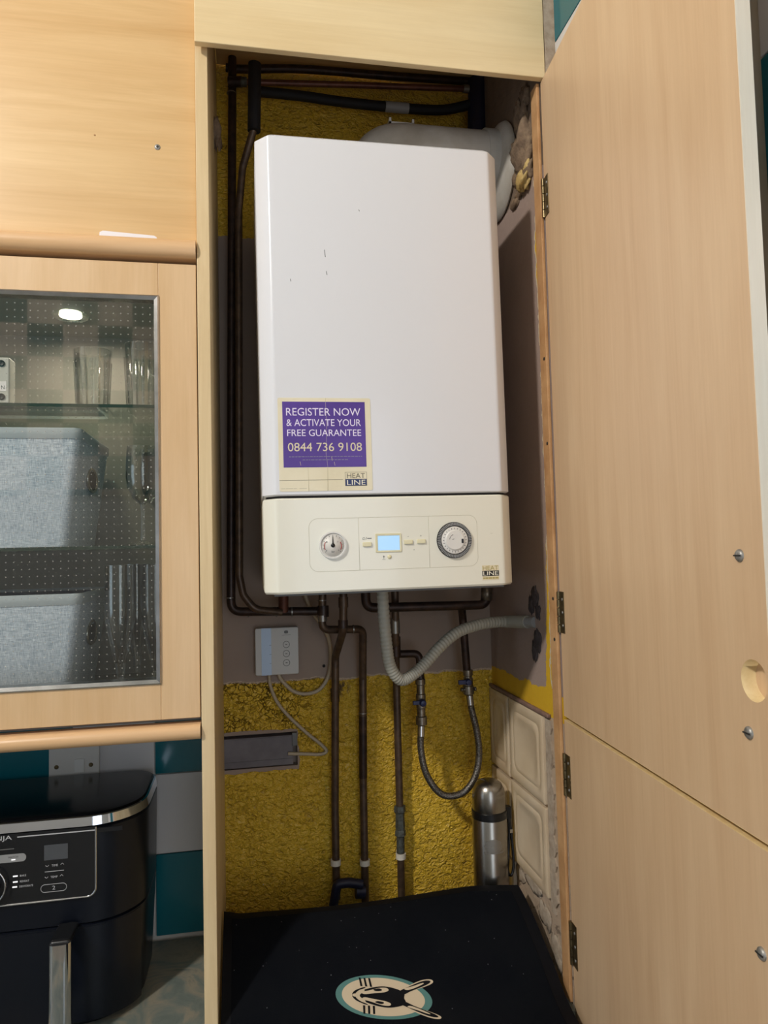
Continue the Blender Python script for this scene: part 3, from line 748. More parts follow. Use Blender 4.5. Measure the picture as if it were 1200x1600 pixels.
# gas drop with compression joint
p3 = pipe('copper drop with corroded compression joint, third long vertical pipe from the left', [('pipe_run', bend_path([(0.3464,0.2700,1.6088), (0.3481,0.2850,1.5059), (0.3558,0.3250,1.4073), (0.3582,0.3350,1.1543), (0.3573,0.3350,0.9635)], .05), r15, 'copper')])
ring(p3, (0.3474,0.2810,1.5351), 'z', .0096, .030, 'solder', 'solder_blob'); ring(p3, (0.3498,0.2920,1.4919), 'z', .0100, .040, 'copper_dark', 'socket')
b = B(); q = Vector((0.3583,0.3350,1.1214))
b.lathe([(.0082, .034), (.0122, .033), (.0128, .021), (.0105, .019), (.0098, .010), (.0108, -.010), (.0098, -.016), (.0115, -.018), (.0122, -.028), (.0082, -.030)], q, 6)
b.make('compression_joint', 'verdigris', p3, .001)
B().tube([q-Vector((0, 0, .028)), (0.3577,0.3350,1.0585)], .0086, 16).make('painted_stub', 'verdigris', p3, smooth=.7)
bp = bend_path([(0.3531,0.3000,1.4749), (0.3984,0.2900,1.4753), (0.3989,0.2850,1.4224)], .014)
br_ = B(); br_.tube(bp, .0080, 16); br_.make('branch', 'copper_dark', p3, smooth=.7)
# isolating valve on the branch
def valve(parent, top, bot, lever_side, lever_z, mat='brass'):
    top, bot = Vector(top), Vector(bot); L = (top-bot).length
    c = (top+bot)/2
    prof = [(.0070, L/2), (.0105, L/2-.001), (.0105, L/2-.012), (.0085, L/2-.013), (.0085, L*.18), (.0102, L*.17), (.0102, -L*.12), (.0088, -L*.13), (.0088, -L/2+.02), (.0118, -L/2+.019), (.0118, -L/2+.003), (.007, -L/2)]
    b = B(); b.lathe(prof, c, 12); v = b.make('isolating_valve', mat, parent, .0006)
    return v, c
v1, c1 = valve(p3, (0.3992,0.2850,1.4250), (0.3972,0.2850,1.3289), -1, 0)
b = B(); q = Vector((0.3941,0.2720,1.3784)); b.box(q.x-.016, q.x+.002, q.y-.004, q.y+.003, q.z-.0035, q.z+.0045); b.lathe([(.0, -.011), (.006, -.010), (.0075, -.004), (.0075, .004)], (q.x+.004, q.y, q.z), 14, 'y'); lv = b.make('lever', 'blue_lever', v1, .001)
# hot feed under the boiler on the right
h0 = [(0.2809,0.2400,1.6176), (0.2813,0.2400,1.5772), (0.3983,0.2500,1.5758), (0.5338,0.2500,1.5733), (0.5366,0.2500,1.6165)]
p4 = pipe('dark copper pipe running level under the right half of the boiler', [('pipe_run', bend_path([h0[0], h0[1], h0[3], h0[4]], .018), .0094, 'copper_dark')])
b = B(); b.tube([(0.5341,0.2500,1.5825), (0.5363,0.2500,1.6086)], .0125, 6); b.make('nut', 'brass', p4)
b = B(); b.tube(bend_path([(0.4798,0.2500,1.5766), (0.4889,0.2720,1.5470), (0.4984,0.2850,1.4352)], .03), .0082, 16); b.make('drop_pipe', 'copper_dark', p4, smooth=.7)
v2, c2 = valve(p4, (0.4992,0.2850,1.4378), (0.5016,0.2850,1.3849), 1, 0)
b = B(); q = Vector((0.4903,0.2720,1.4142)); b.box(q.x-.015, q.x+.010, q.y-.004, q.y+.003, q.z-.004, q.z+.005); b.lathe([(.0, -.008), (.006, -.008), (.007, .003)], (q.x+.006, q.y, q.z), 14, 'y'); b.make('lever', 'blue_lever', v2, .001)
b = B(); q = Vector((0.4991,0.2800,1.3978)); b.tube([q-Vector((.0165, 0, 0)), q+Vector((.0165, 0, 0))], .0028, 10); b.tube([q-Vector((.0165, 0, 0)), q-Vector((.0125, 0, 0))], .0042, 10); b.tube([q+Vector((.0125, 0, 0)), q+Vector((.0165, 0, 0))], .0042, 10); b.make('drain_screw', 'brass', v2)
# braided filling hose
hp = smooth_path([(0.3963,0.2830,1.3216), (0.3948,0.2820,1.2807), (0.4041,0.2800,1.2330), (0.4276,0.2780,1.1958), (0.4539,0.2770,1.1849), (0.4851,0.2780,1.1922), (0.5086,0.2800,1.2212), (0.5186,0.2830,1.2639), (0.5158,0.2850,1.3081), (0.5062,0.2850,1.3535), (0.5030,0.2850,1.3742)], 8)
bh = thing('braided_hose', (0, 0, 0), 'braided steel filling hose hanging in a U between two valves', 'hose')
B().tube(hp, .0069, 16).make('hose', 'braid', bh, smooth=1.2)
for pa, pb in (((0.3970,0.2840,1.3291), (0.3959,0.2830,1.3087)), ((0.5023,0.2850,1.3848), (0.5038,0.2850,1.3650))):
    B().tube([pa, pb], .0076, 16).make('ferrule', 'nickel', bh, smooth=.7)
# condensate hose
cp = smooth_path([(0.2890,0.1000,1.6262), (0.2908,0.1000,1.5736), (0.2953,0.1040,1.5211), (0.3021,0.1080,1.4816), (0.3215,0.1140,1.4562), (0.3456,0.1200,1.4631), (0.3721,0.1280,1.4813), (0.4030,0.1380,1.5083), (0.4388,0.1500,1.5309), (0.4783,0.1620,1.5412), (0.5198,0.1750,1.5449), (0.5580,0.1880,1.5434)], 26)
cr = [.0104+(.00055 if (i//2) % 2 else -.00035) for i in range(len(cp))]
ch = thing('condensate_hose', (0, 0, 0), 'grey corrugated condensate hose curving from the boiler into the right wall', 'hose')
B().tube(cp, cr, 18).make('corrugated_hose', 'hose_grey', ch, smooth=1.2)
e0, e1 = Vector(cp[-1]), Vector((0.5780,0.1001,1.5501))
B().tube([e0-(e1-e0)*.1, e0+(e1-e0)*.72], .0122, 18).make('coupler', 'hose_grey', ch, smooth=.7)
B().tube([e0+(e1-e0)*.7, e1], .0104, 18).make('tail_pipe', 'grey_plastic', ch, smooth=.7)
# broken plaster hole round its end
b = B(); 
for i, (py, pz, r) in enumerate([(.215, 1.60, .016), (.235, 1.585, .014), (.21, 1.52, .018), (.225, 1.50, .015), (.205, 1.575, .012)]): lump(b, (XR, e1.y+(py-.22), e1.z+(pz-1.554)), r, (.22, 1, 1.2), 130+i, 8)
b.make('broken_plaster', 'rubble', wall_right).data.materials[0] = worn('dark_broken_plaster', '4E4444', '352E2E', .9, scale=50, bump=.6, dist=.004)
# pipes and cables at the very top
def top(label, pts, r, m, name='copper_pipe', cat='pipe', sm=True):
    t = thing(name, (0, 0, 0), label, cat); P_ = smooth_path(pts, 8) if sm else pts
    B().tube(P_, r, 14).make({'pipe': 'pipe_run', 'cable': 'sheath'}.get(cat, 'duct'), m, t, smooth=.8); return t
t1 = top('thin reddish copper pipe running level across the top of the cupboard', [(0.0539,0.2700,2.6536), (0.2950,0.2700,2.6711), (0.5314,0.2700,2.6862)], .0062, 'copper_red', sm=False)
ring(t1, (0.5314,0.2700,2.6862), 'x', .0085, .012, 'solder', 'end_fitting'); ring(t1, (0.0578,0.2700,2.6540), 'x', .0092, .012, 'verdigris', 'end_fitting')
top('dark pipe entering from the left, highest pipe in the cupboard', [(0.0212,0.3100,2.7086), (0.0501,0.3100,2.7082), (0.1777,0.3100,2.7216), (0.3588,0.3100,2.7261), (0.5631,0.3100,2.7323)], .0085, 'copper_dark')
t2 = top('black rubber hose sagging under the copper pipe at the top of the cupboard', [(0.0760,0.3100,2.6634), (0.1767,0.3100,2.6620), (0.2728,0.3100,2.6571), (0.3856,0.3100,2.6563), (0.4869,0.3100,2.6600), (0.5505,0.3000,2.6728)], .0105, 'black_matte', 'rubber_hose', 'hose')
B().tube([(0.3595,0.3080,2.6547), (0.4109,0.3080,2.6553)], .0112, 16).make('printed_tag', 'grey_plastic', t2, smooth=.7)
top('thick dark blue waste pipe, upright in the top right corner behind the flue', [(0.5702,0.3000,2.7292), (0.5690,0.3000,2.6937), (0.5644,0.3000,2.5979)], .0225, 'navy_rubber', 'waste_pipe', 'pipe', False)
# dark stained lead-in at top left: short tee
t3 = top('short dark tee of pipe at the top left of the cupboard', [(0.0266,0.2900,2.6644), (0.0538,0.2850,2.6638)], .0105, 'copper_dark', sm=False)

# pipe clips
for i, (p, lab) in enumerate((((0.2211,0.3350,1.0529), 'white plastic pipe clip holding the leftmost long vertical pipe'), ((0.2815,0.3350,1.0467), 'white plastic pipe clip holding the second long vertical pipe'), ((0.3580,0.3350,1.0520), 'white plastic pipe clip below the corroded joint'))):
    b = B(); b.tube([(p[0], p[1], p[2]-.0055), (p[0], p[1], p[2]+.0055)], .0106, 20); b.box(p[0]-.006, p[0]+.006, p[1]+.008, YB-.0005, p[2]-.005, p[2]+.005)
    tag(b.make('pipe_clip', 'clip', None, smooth=.7), lab, 'pipe clip', 'white pipe clips')
# black bracket low between two pipes
b = B(); q0, q1 = Vector((0.2137,0.3100,0.9949)), Vector((0.2711,0.3100,0.9923))
b.tube(bend_path([(0.2121,0.3100,0.9787), (0.2207,0.3100,1.0205), (0.2442,0.3100,1.0205), (0.2715,0.3100,1.0138)], .01), .0095, 14); b.tube([(0.2588,0.3150,0.9990), (0.2772,0.3150,0.9969)], .0135, 16)
tag(b.make('pipe_bracket', 'navy_rubber', None, smooth=.8), 'dark blue-black bracket bridging the two leftmost pipes just above the mat', 'bracket')

# ------------------------------------------------------------------ controller, cables, trunking
tl, brr = (0.0642,0.3400,1.5369), (0.1529,0.3400,1.4403)
x0, x1, z0, z1 = tl[0], brr[0], brr[2], tl[2]
ct = thing('wall_controller', ((x0+x1)/2, .335, z0), 'white square wireless controller with a pale blue strip, on the plaster under the boiler', 'controller')
b = B(); b.ext(rrect(x0, x1, z0, z1, .004), .331, YB-.0006); b.make('housing', 'dirty_white', ct, .002)
xs0, xs1 = x0+(x1-x0)*.145, x0+(x1-x0)*.37
b = box('indicator_strip', 'lcd_strip', xs0, xs1, .3302, .3312, z0+.0005, z1-.0005, ct); b['label'] = 'pale blue strip'
cxm = x0+(x1-x0)*.715
for k in range(3):
    zc = z0+(z1-z0)*(.635-.193*k)
    bb_ = B(); bb_.tube([(cxm+.0066*math.cos(2*PI*i/24), .3309, zc+.0066*math.sin(2*PI*i/24)) for i in range(25)], .00045, 6); rb = bb_.make('round_button', 'midgrey', ct)
    B().box(cxm-.002, cxm+.002, .3305, .3312, zc-.0007, zc+.0007).make('button_mark', 'midgrey', rb)
    B().box(xs1-.004, xs1, .3299, .3304, zc-.0003, zc+.0003).make('strip_mark', 'midgrey', ct)
b = B(); b.ext(rrect(cxm-.004, cxm+.004, z0+(z1-z0)*.87, z0+(z1-z0)*.93, .002), .3306, .3312); b.box(cxm-.009, cxm+.009, .3306, .3312, z0+(z1-z0)*.835, z0+(z1-z0)*.840); b.make('maker_mark', 'midgrey', ct)
rebase(ct)
def cable(label, pts, r=.0036):
    t = B().tube(smooth_path(pts, 8), r, 10).make('electric_cable', 'cable', None, smooth=1.2); return tag(t, label, 'cable', 'beige cables of the controller')
cable('beige cable looping from the controller up to the boiler', [(0.1112,0.3450,1.4494), (0.1136,0.3450,1.4335), (0.1259,0.3450,1.4171), (0.1441,0.3450,1.4015), (0.1684,0.3450,1.3961), (0.1939,0.3450,1.4025), (0.2117,0.3450,1.4240), (0.2193,0.3450,1.4515), (0.2200,0.3450,1.4888), (0.2118,0.3400,1.5204), (0.1866,0.3350,1.5597), (0.1709,0.3300,1.5920), (0.1640,0.3200,1.6218)], .0040)
cable('beige cable drooping from the controller down to the grey trunking', [(0.0917,0.3480,1.4500), (0.0921,0.3480,1.4368), (0.0950,0.3480,1.4149), (0.1071,0.3480,1.3836), (0.1308,0.3480,1.3520), (0.1672,0.3480,1.3154), (0.1981,0.3480,1.2882), (0.2077,0.3480,1.2744), (0.1943,0.3490,1.2692), (0.1664,0.3490,1.2720), (0.1283,0.3500,1.2751)], .0036)
tz0, tz1, tx1 = cz0+.003, cz1-.006, .139
tr = thing('cable_trunking', (.06, .36, tz0), 'dark grey plastic trunking sunk in a slot chased into the yellow wall', 'trunking')
b = B(); b.box(-.016, tx1, .3525, YB+.0215, tz0, tz1); b.make('trunking_body', 'trunk', tr, .001)
b = B(); b.box(-.016, tx1, .3512, .3526, tz0+.011, tz0+.013).box(-.016, tx1, .3512, .3526, tz1-.004, tz1-.002); b.make('lid_ridge', 'trunk', tr)
box('end_box', 'midgrey', tx1-.002, tx1+.0085, .350, YB+.0215, tz1-.022, tz1+.005, tr, .001)
rebase(tr)
# old fixing hole in the plaster
b = B(); q = (0.2066,0.3556,1.4499); b.lathe([(.0, YB-.0006), (.0032, YB-.0006), (.0032, YB+.001)], (q[0], 0, q[2]), 14, 'y'); b.make('fixing_hole', 'dark_gap', wall_back)

# ------------------------------------------------------------------ thermos flask
tx, ty = (0.5166,0.2220,1.1279)[0], .222
TZ = .9308; ztop = (0.5194,0.2220,1.2310)[2]
th = thing('thermos_flask', (tx, ty, TZ), 'brushed steel thermos flask standing in the back right corner behind the mat', 'flask')
R = .0345; H = ztop-TZ
B().lathe([(.0, 0), (R-.002, 0), (R, .002), (R, H-.074), (R-.001, H-.072)], n=48).make('body', 'steel', th, smooth=.6)
B().lathe([(R-.001, H-.073), (R+.0004, H-.072), (R+.0004, H-.059), (R-.002, H-.058)], n=48).make('rubber_band', 'black', th, smooth=.6)
B().lathe([(R-.002, H-.0585), (R-.0012, H-.056), (R-.0018, H-.030), (R-.004, H-.018), (R-.009, H-.008), (R-.017, H-.002), (.006, H), (.0, H)], n=48).make('cup_lid', 'steel', th, smooth=.9)
b = B(); b.box(R-.003, R+.008, -.008, .004, H-.078, H-.055); b.tube(smooth_path([(R+.003, -.004, H-.07), (R+.0035, -.005, H-.11), (R-.002, -.010, H-.155), (R-.004, -.012, H-.178), (R+.003, -.012, H-.185), (R+.009, -.010, H-.165), (R+.0085, -.006, H-.12), (R+.005, -.004, H-.075)], 6), .0028, 8); b.make('wrist_strap', 'black', th, smooth=.9)
b = B(); b.box(R+.004, R+.0095, -.010, -.003, H-.105, H-.098); b.make('strap_clip', 'nickel', th)
b = B()   # etched crest wrapped on the front of the body
def wrap(a, z, rr): ang = -PI/2+a/R-.12; return (rr*math.cos(ang), rr*math.sin(ang), z)
rr_ = [[b.bm.verts.new(wrap(f*.018*math.cos(2*PI*i/24)*(1+.1*math.cos(5*PI*i/6)), H-.118+f*.0135*math.sin(2*PI*i/24), R+.0003)) for i in range(24)] for f in (.01, .3, .55, .8, 1)]
for ra, rb_ in zip(rr_, rr_[1:]):
    for i in range(24): b._f([ra[i], ra[(i+1) % 24], rb_[(i+1) % 24], rb_[i]])
sr = [[b.bm.verts.new(wrap(-.020+.004*i, H-.118+z, R+.0004)) for i in range(11)] for z in (-.014, -.0105)]
for i in range(10): b._f([sr[0][i], sr[0][i+1], sr[1][i+1], sr[1][i]])
b.make('etched_crest', plain('etched_steel', 'A09C94', .45, .9), th)

# ------------------------------------------------------------------ mat with rabbit emblem
def zmat(y):
    t = min(max((y+.07)/.245, 0), 1); return .936+.112*t*t*(3-2*t)
def back_y(x): return .172-.012*max(0, (x-.45)/.1)
def zoff(x, y):
    """gentle waves, strongest along the raised back edge"""
    t = min(max((y-.05)/.12, 0), 1)**2
    u = x/.556
    return t*(.0035*math.cos(6.3*u*1.05+.3)+.007*max(0, 1-u/.06)+.002*u)
mt = thing('door_mat', (.28, .0, .931), 'black rubber-backed mat with a rabbit emblem, curling up under the pipes', 'mat')
def mat_surface(y0, y1f, x0f, x1f, lift, thick, nx=60, ny=48):
    b = B(); top_, bot_ = [], []
    for j in range(ny+1):
        rt, rb_ = [], []
        for i in range(nx+1):
            u = i/nx; yv = None
            x = x0f+(x1f-x0f)*u; y1 = back_y(x) if y1f is None else y1f(x); yv = y0+(y1-y0)*j/ny
            xx = x-.012*max(0, (yv-.03)/.14)*max(0, (u-.85)/.15)
            z = zmat(yv)+zoff(x, yv)+lift
            rt.append(b.bm.verts.new((xx, yv, z))); rb_.append(b.bm.verts.new((xx, yv, z-thick)))
        top_.append(rt); bot_.append(rb_)
    for j in range(ny):
        for i in range(nx):
            b._f([top_[j][i], top_[j][i+1], top_[j+1][i+1], top_[j+1][i]], True); b._f([bot_[j][i], bot_[j+1][i], bot_[j+1][i+1], bot_[j][i+1]], True)
    for j in range(ny):
        b._f([top_[j][0], top_[j+1][0], bot_[j+1][0], bot_[j][0]]); b._f([top_[j][nx], bot_[j][nx], bot_[j+1][nx], top_[j+1][nx]])
    for i in range(nx):
        b._f([top_[0][i], bot_[0][i], bot_[0][i+1], top_[0][i+1]]); b._f([top_[ny][i], top_[ny][i+1], bot_[ny][i+1], bot_[ny][i]])
    return b
mat_surface(-.24, None, .003, .559, 0, .0035).make('rubber_backing', 'mat_rim', mt, smooth=.6)
mat_surface(-.225, lambda x: back_y(x)-.018, .018, .538, .0022, .0020).make('pile', 'mat', mt, smooth=.6)
def decal(name, outline, mat, lift, parent=None):
    """outline in mat (x,y); fine triangles laid on the curved mat"""
    b = B(); bm = b.bm
    vs_ = [bm.verts.new((x, y, 0)) for x, y in outline]
    f = bm.faces.new(vs_); bmesh.ops.triangulate(bm, faces=[f])
    for _ in range(2): bmesh.ops.subdivide_edges(bm, edges=[e for e in bm.edges if e.calc_length() > .008], cuts=2, use_grid_fill=True)
    for v in bm.verts: v.co.z = zmat(v.co.y)+zoff(v.co.x, v.co.y)+.0022+lift
    bmesh.ops.triangulate(bm, faces=bm.faces)
    return b.make(name, mat, parent or mt, smooth=1.)
def smooth_loop(pts, n=4):
    L = len(pts); out = []
    for i in range(L):
        a, b_, c, d = [Vector(pts[(i+k-1) % L]) for k in range(4)]
        for k in range(n):
            t = k/n; out.append(tuple(.5*((2*b_)+(c-a)*t+(2*a-5*b_+4*c-d)*t*t+(3*b_-a-3*c+d)*t**3)))
    return out
EC, ER = (0.2582,0.0151), .079
EL, ERt, ET, EB = (0.1831,0.0210), (0.3369,0.0062), (0.2681,0.0427), (0.2502,-0.0152)
erx = (ERt[0]-EL[0])/2; ecx = (ERt[0]+EL[0])/2; ecy = (ET[1]+EB[1])/2; ery = (ET[1]-EB[1])/2
def ep(u, v):
    """emblem coordinates: u along the face (nose -1 to crown +1), v across"""
    return (ecx+u*erx, ecy+v*ery-u*.012)
decal('emblem_ring', [ep(math.cos(2*PI*i/56), math.sin(2*PI*i/56)) for i in range(56)], 'mat_teal', .0004)
decal('emblem_disc', [ep(-.01+.86*math.cos(2*PI*i/56), .86*math.sin(2*PI*i/56)) for i in range(56)], 'mat_cream', .0008)
K = 'mat_rim'
def shape(pts, mat=K, lift=.0012, name='rabbit_mark', sm=True):
    q = [ep(*p) for p in pts]; return decal(name, smooth_loop(q, 4) if sm else q, mat, lift)
for s in (1, -1):
    # ear: cream outline, dark inside, cream lining
    e = lambda pts: [(u, s*v) for u, v in pts]
    shape(e([(.34, .30), (.50, .52), (.85, .86), (1.06, .93), (1.10, .80), (.95, .62), (.62, .36), (.45, .20)]), 'mat_cream', .0010, 'ear_outline')
    shape(e([(.32, .26), (.50, .47), (.85, .80), (1.02, .86), (1.04, .79), (.92, .63), (.60, .34), (.42, .16)]), K, .0014, 'ear')
    shape(e([(.46, .42), (.66, .56), (.86, .72), (.88, .68), (.68, .47), (.52, .36)]), 'mat_cream', .0018, 'ear_lining')
# head
shape([(.42, .0), (.44, .20), (.34, .36), (.10, .47), (-.12, .44), (-.36, .30), (-.36, .24), (-.10, .14), (-.30, .08), (-.44, .12), (-.50, .0), (-.44, -.12), (-.30, -.08), (-.10, -.14), (-.36, -.24), (-.36, -.30), (-.12, -.44), (.10, -.47), (.34, -.36), (.44, -.20)], K, .0014, 'head')
for s in (1, -1):
    shape([(.12, s*.30), (.08, s*.40), (-.08, s*.38), (-.30, s*.24), (-.46, s*.16), (-.40, s*.07), (-.20, s*.13), (.02, s*.20)], 'mat_cream', .0018, 'eye_patch')
    shape([(-.02, s*.30), (-.08, s*.35), (-.20, s*.28), (-.14, s*.22), (-.04, s*.25)], K, .0022, 'eye')
    # cheek line and whiskers
    shape([(-.66, s*.02), (-.60, s*.20), (-.46, s*.34), (-.36, s*.40), (-.38, s*.34), (-.50, s*.24), (-.58, s*.10), (-.60, s*.0)], K, .0014, 'cheek_line')
    for k in range(3):
        u = -.44+.10*k; shape([(u-.02, s*.42), (u+.025, s*.42), (u+.005, s*.80), (u-.035, s*.80)], K, .0014, 'whisker', False)
shape([(-.66, .0), (-.60, .07), (-.54, .0), (-.60, -.07)], 'mat_cream', .0018, 'nose')
rebase(mt)

# ------------------------------------------------------------------ left wall cabinet with dotted glass door
XL = -.0215; XF = -.92
wc = thing('wall_cabinet', (-.47, .2, 1.41), 'maple wall cabinet with a dotted bronze glass door, left of the boiler cupboard', 'cabinet')
DF, DB = .006, .024    # door front / back
b = B().box(XF, XL, .026, .3545, 2.135, 2.153).box(XF, XL, .0285, .3545, 1.4285, 1.458).box(XL-.016, XL, .026, .3545, 1.458, 2.135).box(XF, XF+.016, .026, .3545, 1.458, 2.135).box(XF, XL, .345, .3545, 1.458, 2.135)
b.make('carcass', 'cab_inside', wc)
gx1, gz0, gz1 = (-0.0816,0.0060,1.5590)[0], (-0.0830,0.0060,1.4919)[2], (-0.0817,0.0060,2.1055)[2]
gx0 = XF+.065
box('door_stile', 'maple_v', XF, gx0, DF, DB, 1.436, 2.160, wc, .001); box('door_stile', 'maple_v', gx1, XL-.001, DF, DB, 1.436, 2.160, wc, .001)
box('door_rail', 'maple_v', gx0, gx1, DF, DB, gz1, 2.160, wc, .001); box('door_rail', 'maple_v', gx0, gx1, DF, DB, 1.436, gz0, wc, .001)
# mitred metal trim
b = B(); wtr = .0085
def fr4(i, y): return [(gx0+i, y, gz0+i), (gx1-i, y, gz0+i), (gx1-i, y, gz1-i), (gx0+i, y, gz1-i)]
b.loft([fr4(-.001, DF+.001), fr4(-.001, DF-.002), fr4(.001, DF-.0032), fr4(wtr-.002, DF-.001), fr4(wtr, DF+.012)], False, False)
t_ = b.make('metal_trim', 'nickel', wc); t_['label'] = 'bright metal trim'
pn = box('glass_pane', 'pane', gx0+wtr-.001, gx1-wtr+.001, DF+.007, DF+.0105, gz0+wtr-.001, gz1-wtr+.001, wc); pn['label'] = 'bronze glass with rows of pale dots'
# cornice and light rail: rounded mouldings
def rail(name, zc, h, yc, d):
    prof = [(DB+.004, zc-h), (yc, zc-h)]+[(yc-d*math.sin(PI*k/12), zc-h*math.cos(PI*k/12)) for k in range(1, 12)]+[(yc, zc+h), (DB+.004, zc+h)]
    B().exx(prof, XF, XL-.0006).make(name, 'rail', wc, smooth=.6)
ca, cb = (-0.0240,0.0000,2.1679)[2], (-0.0237,0.0000,2.1986)[2]
rail('cornice', (ca+cb)/2, (cb-ca)/2, .004, .012)
la, lb = (-0.0216,0.0000,1.4037)[2], (-0.0214,0.0000,1.4273)[2]
rail('light_rail', (la+lb)/2, (lb-la)/2, .004, .012)
pk = B(); pc = (-.259, .2, 2.135)
pk.lathe([(.020, -.0005), (.030, -.0005), (.032, -.003), (.030, -.006), (.024, -.007), (.020, -.004)], pc, 32, cap=False); pk = pk.make('puck_light', 'shelf_glass', wc, smooth=.7)
B().lathe([(.0, -.0045), (.019, -.0045), (.0195, -.001)], pc, 28).make('lamp_lens', 'puck_lens', pk)
rebase(wc)
lamp('cabinet_light', 'AREA', (pc[0], pc[1], 2.126), (pc[0], pc[1], 1), .8, (1, .90, .72), .04)
for z, lab in (((-0.1851,0.0500,1.9392)[2], 'upper glass shelf inside the wall cabinet'), ((-0.1856,0.0500,1.7086)[2], 'lower glass shelf inside the wall cabinet')):
    sh = thing('glass_shelf', (-.47, .2, z-.006), lab, 'shelf', 'glass shelves in the wall cabinet')
    box('glass_plate', 'shelf_glass', XF+.018, XL-.018, .0505, .34, z-.006, z, sh); e = box('front_edge', 'shelf_edge', XF+.018, XL-.018, .0495, .0505, z-.0055, z-.0005, sh); e['label'] = 'dark green edge'
    rebase(sh)
SH1, SH2, SH0 = (-0.1851,0.0500,1.9392)[2], (-0.1856,0.0500,1.7086)[2], 1.458

# grey bins
def storage_bin(xr_top, xr_bot, z0, z1, yf, yb, label):
    t = thing('storage_bin', (-.45, (yf+yb)/2, z0), label, 'storage bin', 'grey fabric bins')
    xl = -.56
    def rng(x1, ya, yb_, z, r, inset=0): return [(x, y_, z) for x, y_ in rrect(xl+inset, x1-inset, ya+inset, yb_-inset, r, 4)]
    b = B(); b.loft([rng(xr_bot, yf+.012, yb-.012, z0, .012), rng(xr_bot, yf+.010, yb-.010, z0+.004, .014), rng(xr_top-.002, yf+.002, yb-.002, z1-.016, .014)], False, True)
    b.make('fabric_body', 'linen', t, smooth=.9)
    b = B(); b.loft([rng(xr_top-.001, yf+.001, yb-.001, z1-.018, .014), rng(xr_top+.001, yf-.001, yb+.001, z1-.012, .016), rng(xr_top+.001, yf-.001, yb+.001, z1-.002, .016), rng(xr_top-.001, yf+.001, yb-.001, z1, .014), rng(xr_top-.004, yf+.004, yb-.004, z1-.004, .012)], False, True)
    b.make('rim', 'linen_plain', t, smooth=.9)
    b = B(); b.loft([rng(xr_bot-.004, yf+.014, yb-.014, z0+.006, .010), rng(xr_top-.005, yf+.005, yb-.005, z1-.005, .011)], False, True)
    b._f([b.bm.verts.new(p) for p in rng(xr_bot-.004, yf+.014, yb-.014, z0+.0061, .010)]); b.make('lining', 'bin_inside', t, smooth=.9)
    ym = (yf+yb)/2; zm = z1-.075; xm = xr_top-(xr_top-xr_bot)*(z1-zm)/(z1-z0)+.0015
    b = B(); b.tube([(xm+.001*0, ym+.036*math.cos(2*PI*i/24), zm+.020*math.sin(2*PI*i/24)) for i in range(25)], .0030, 8); hd = b.make('grommet', 'nickel', t, smooth=.9)
    b = B(); b.loft([[(xm-.0006, ym+.034*math.cos(2*PI*i/24), zm+.018*math.sin(2*PI*i/24)) for i in range(24)], [(xm+.0004, ym+.034*math.cos(2*PI*i/24), zm+.018*math.sin(2*PI*i/24)) for i in range(24)]]); b.make('hand_hole', 'dark_gap', hd)
    rebase(t); return t
storage_bin((-0.2131,0.0700,1.8994)[0], (-0.2372,0.0800,1.7153)[0], SH2+.0005, (-0.2387,0.0700,1.9035)[2], .07, .315, 'grey woven fabric storage bin on the lower glass shelf')
storage_bin((-0.2134,0.0700,1.6317)[0], (-0.2372,0.0800,1.4938)[0], SH0+.0005, (-0.2387,0.0700,1.6326)[2], .07, .315, 'grey woven fabric storage bin on the cabinet bottom')
# glasses
def tumbler(x, y_, z, h, r0, r1, label):
    t = thing('tumbler', (x, y_, z), label, 'glass', 'tall tumblers on the upper shelf')
    n = 24
    B().lathe([(.0, 0), (r0-.002, 0), (r0, .003), (r0, .008), (r1, h), (r1-.0016, h), (r0-.002, .012), (.0, .012)], n=n).make('bowl', 'glassware', t, smooth=.6)
    b = B()
    for i in range(18):
        a = 2*PI*i/18; b.tube([((r0+(r1-r0)*k+.0002)*math.cos(a), (r0+(r1-r0)*k+.0002)*math.sin(a), .01+(h*.72)*k) for k in (0, .5, 1)], .0008, 5)
    b.make('cut_ribs', 'glassware', t)
    return t
zt = SH1+.0005
tumbler((-0.2064,0.1300,2.0353)[0], .13, zt, .108, .027, .031, 'ribbed clear tumbler on the upper shelf, left of the other tumbler')
tumbler((-0.1235,0.1300,2.0375)[0], .13, zt, .120, .027, .031, 'clear tumbler on the upper shelf beside the right-hand trim')
def stem(name, x, y_, z, prof, label, cat, group, cuts=0):
    t = thing(name, (x, y_, z), label, cat, group)
    foot, stem_, bowl = prof
    B().lathe(foot, n=28).make('foot', 'glassware', t, smooth=.8); B().lathe(stem_, n=14).make('stem', 'glassware', t, smooth=.8)
    B().lathe(bowl, n=28, cap=False).make('bowl', 'glassware', t, smooth=.8)
    if cuts:
        b = B(); outer = bowl[:len(bowl)//2]
        for i in range(cuts):
            a = 2*PI*i/cuts
            for da in (-.28, .28):
                pp = []
                for k in range(5):
                    f = k/4; idx = 1+f*(len(outer)-3.5); i0 = int(idx); fr_ = idx-i0
                    r = outer[i0][0]*(1-fr_)+outer[min(i0+1, len(outer)-1)][0]*fr_; h = outer[i0][1]*(1-fr_)+outer[min(i0+1, len(outer)-1)][1]*fr_
                    pp.append(((r+.0003)*math.cos(a+da*f), (r+.0003)*math.sin(a+da*f), h))
                b.tube(pp, [.0011, .001, .0009, .0007, .0003], 5)
        b.make('cut_pattern', 'glassware', t)
    return t
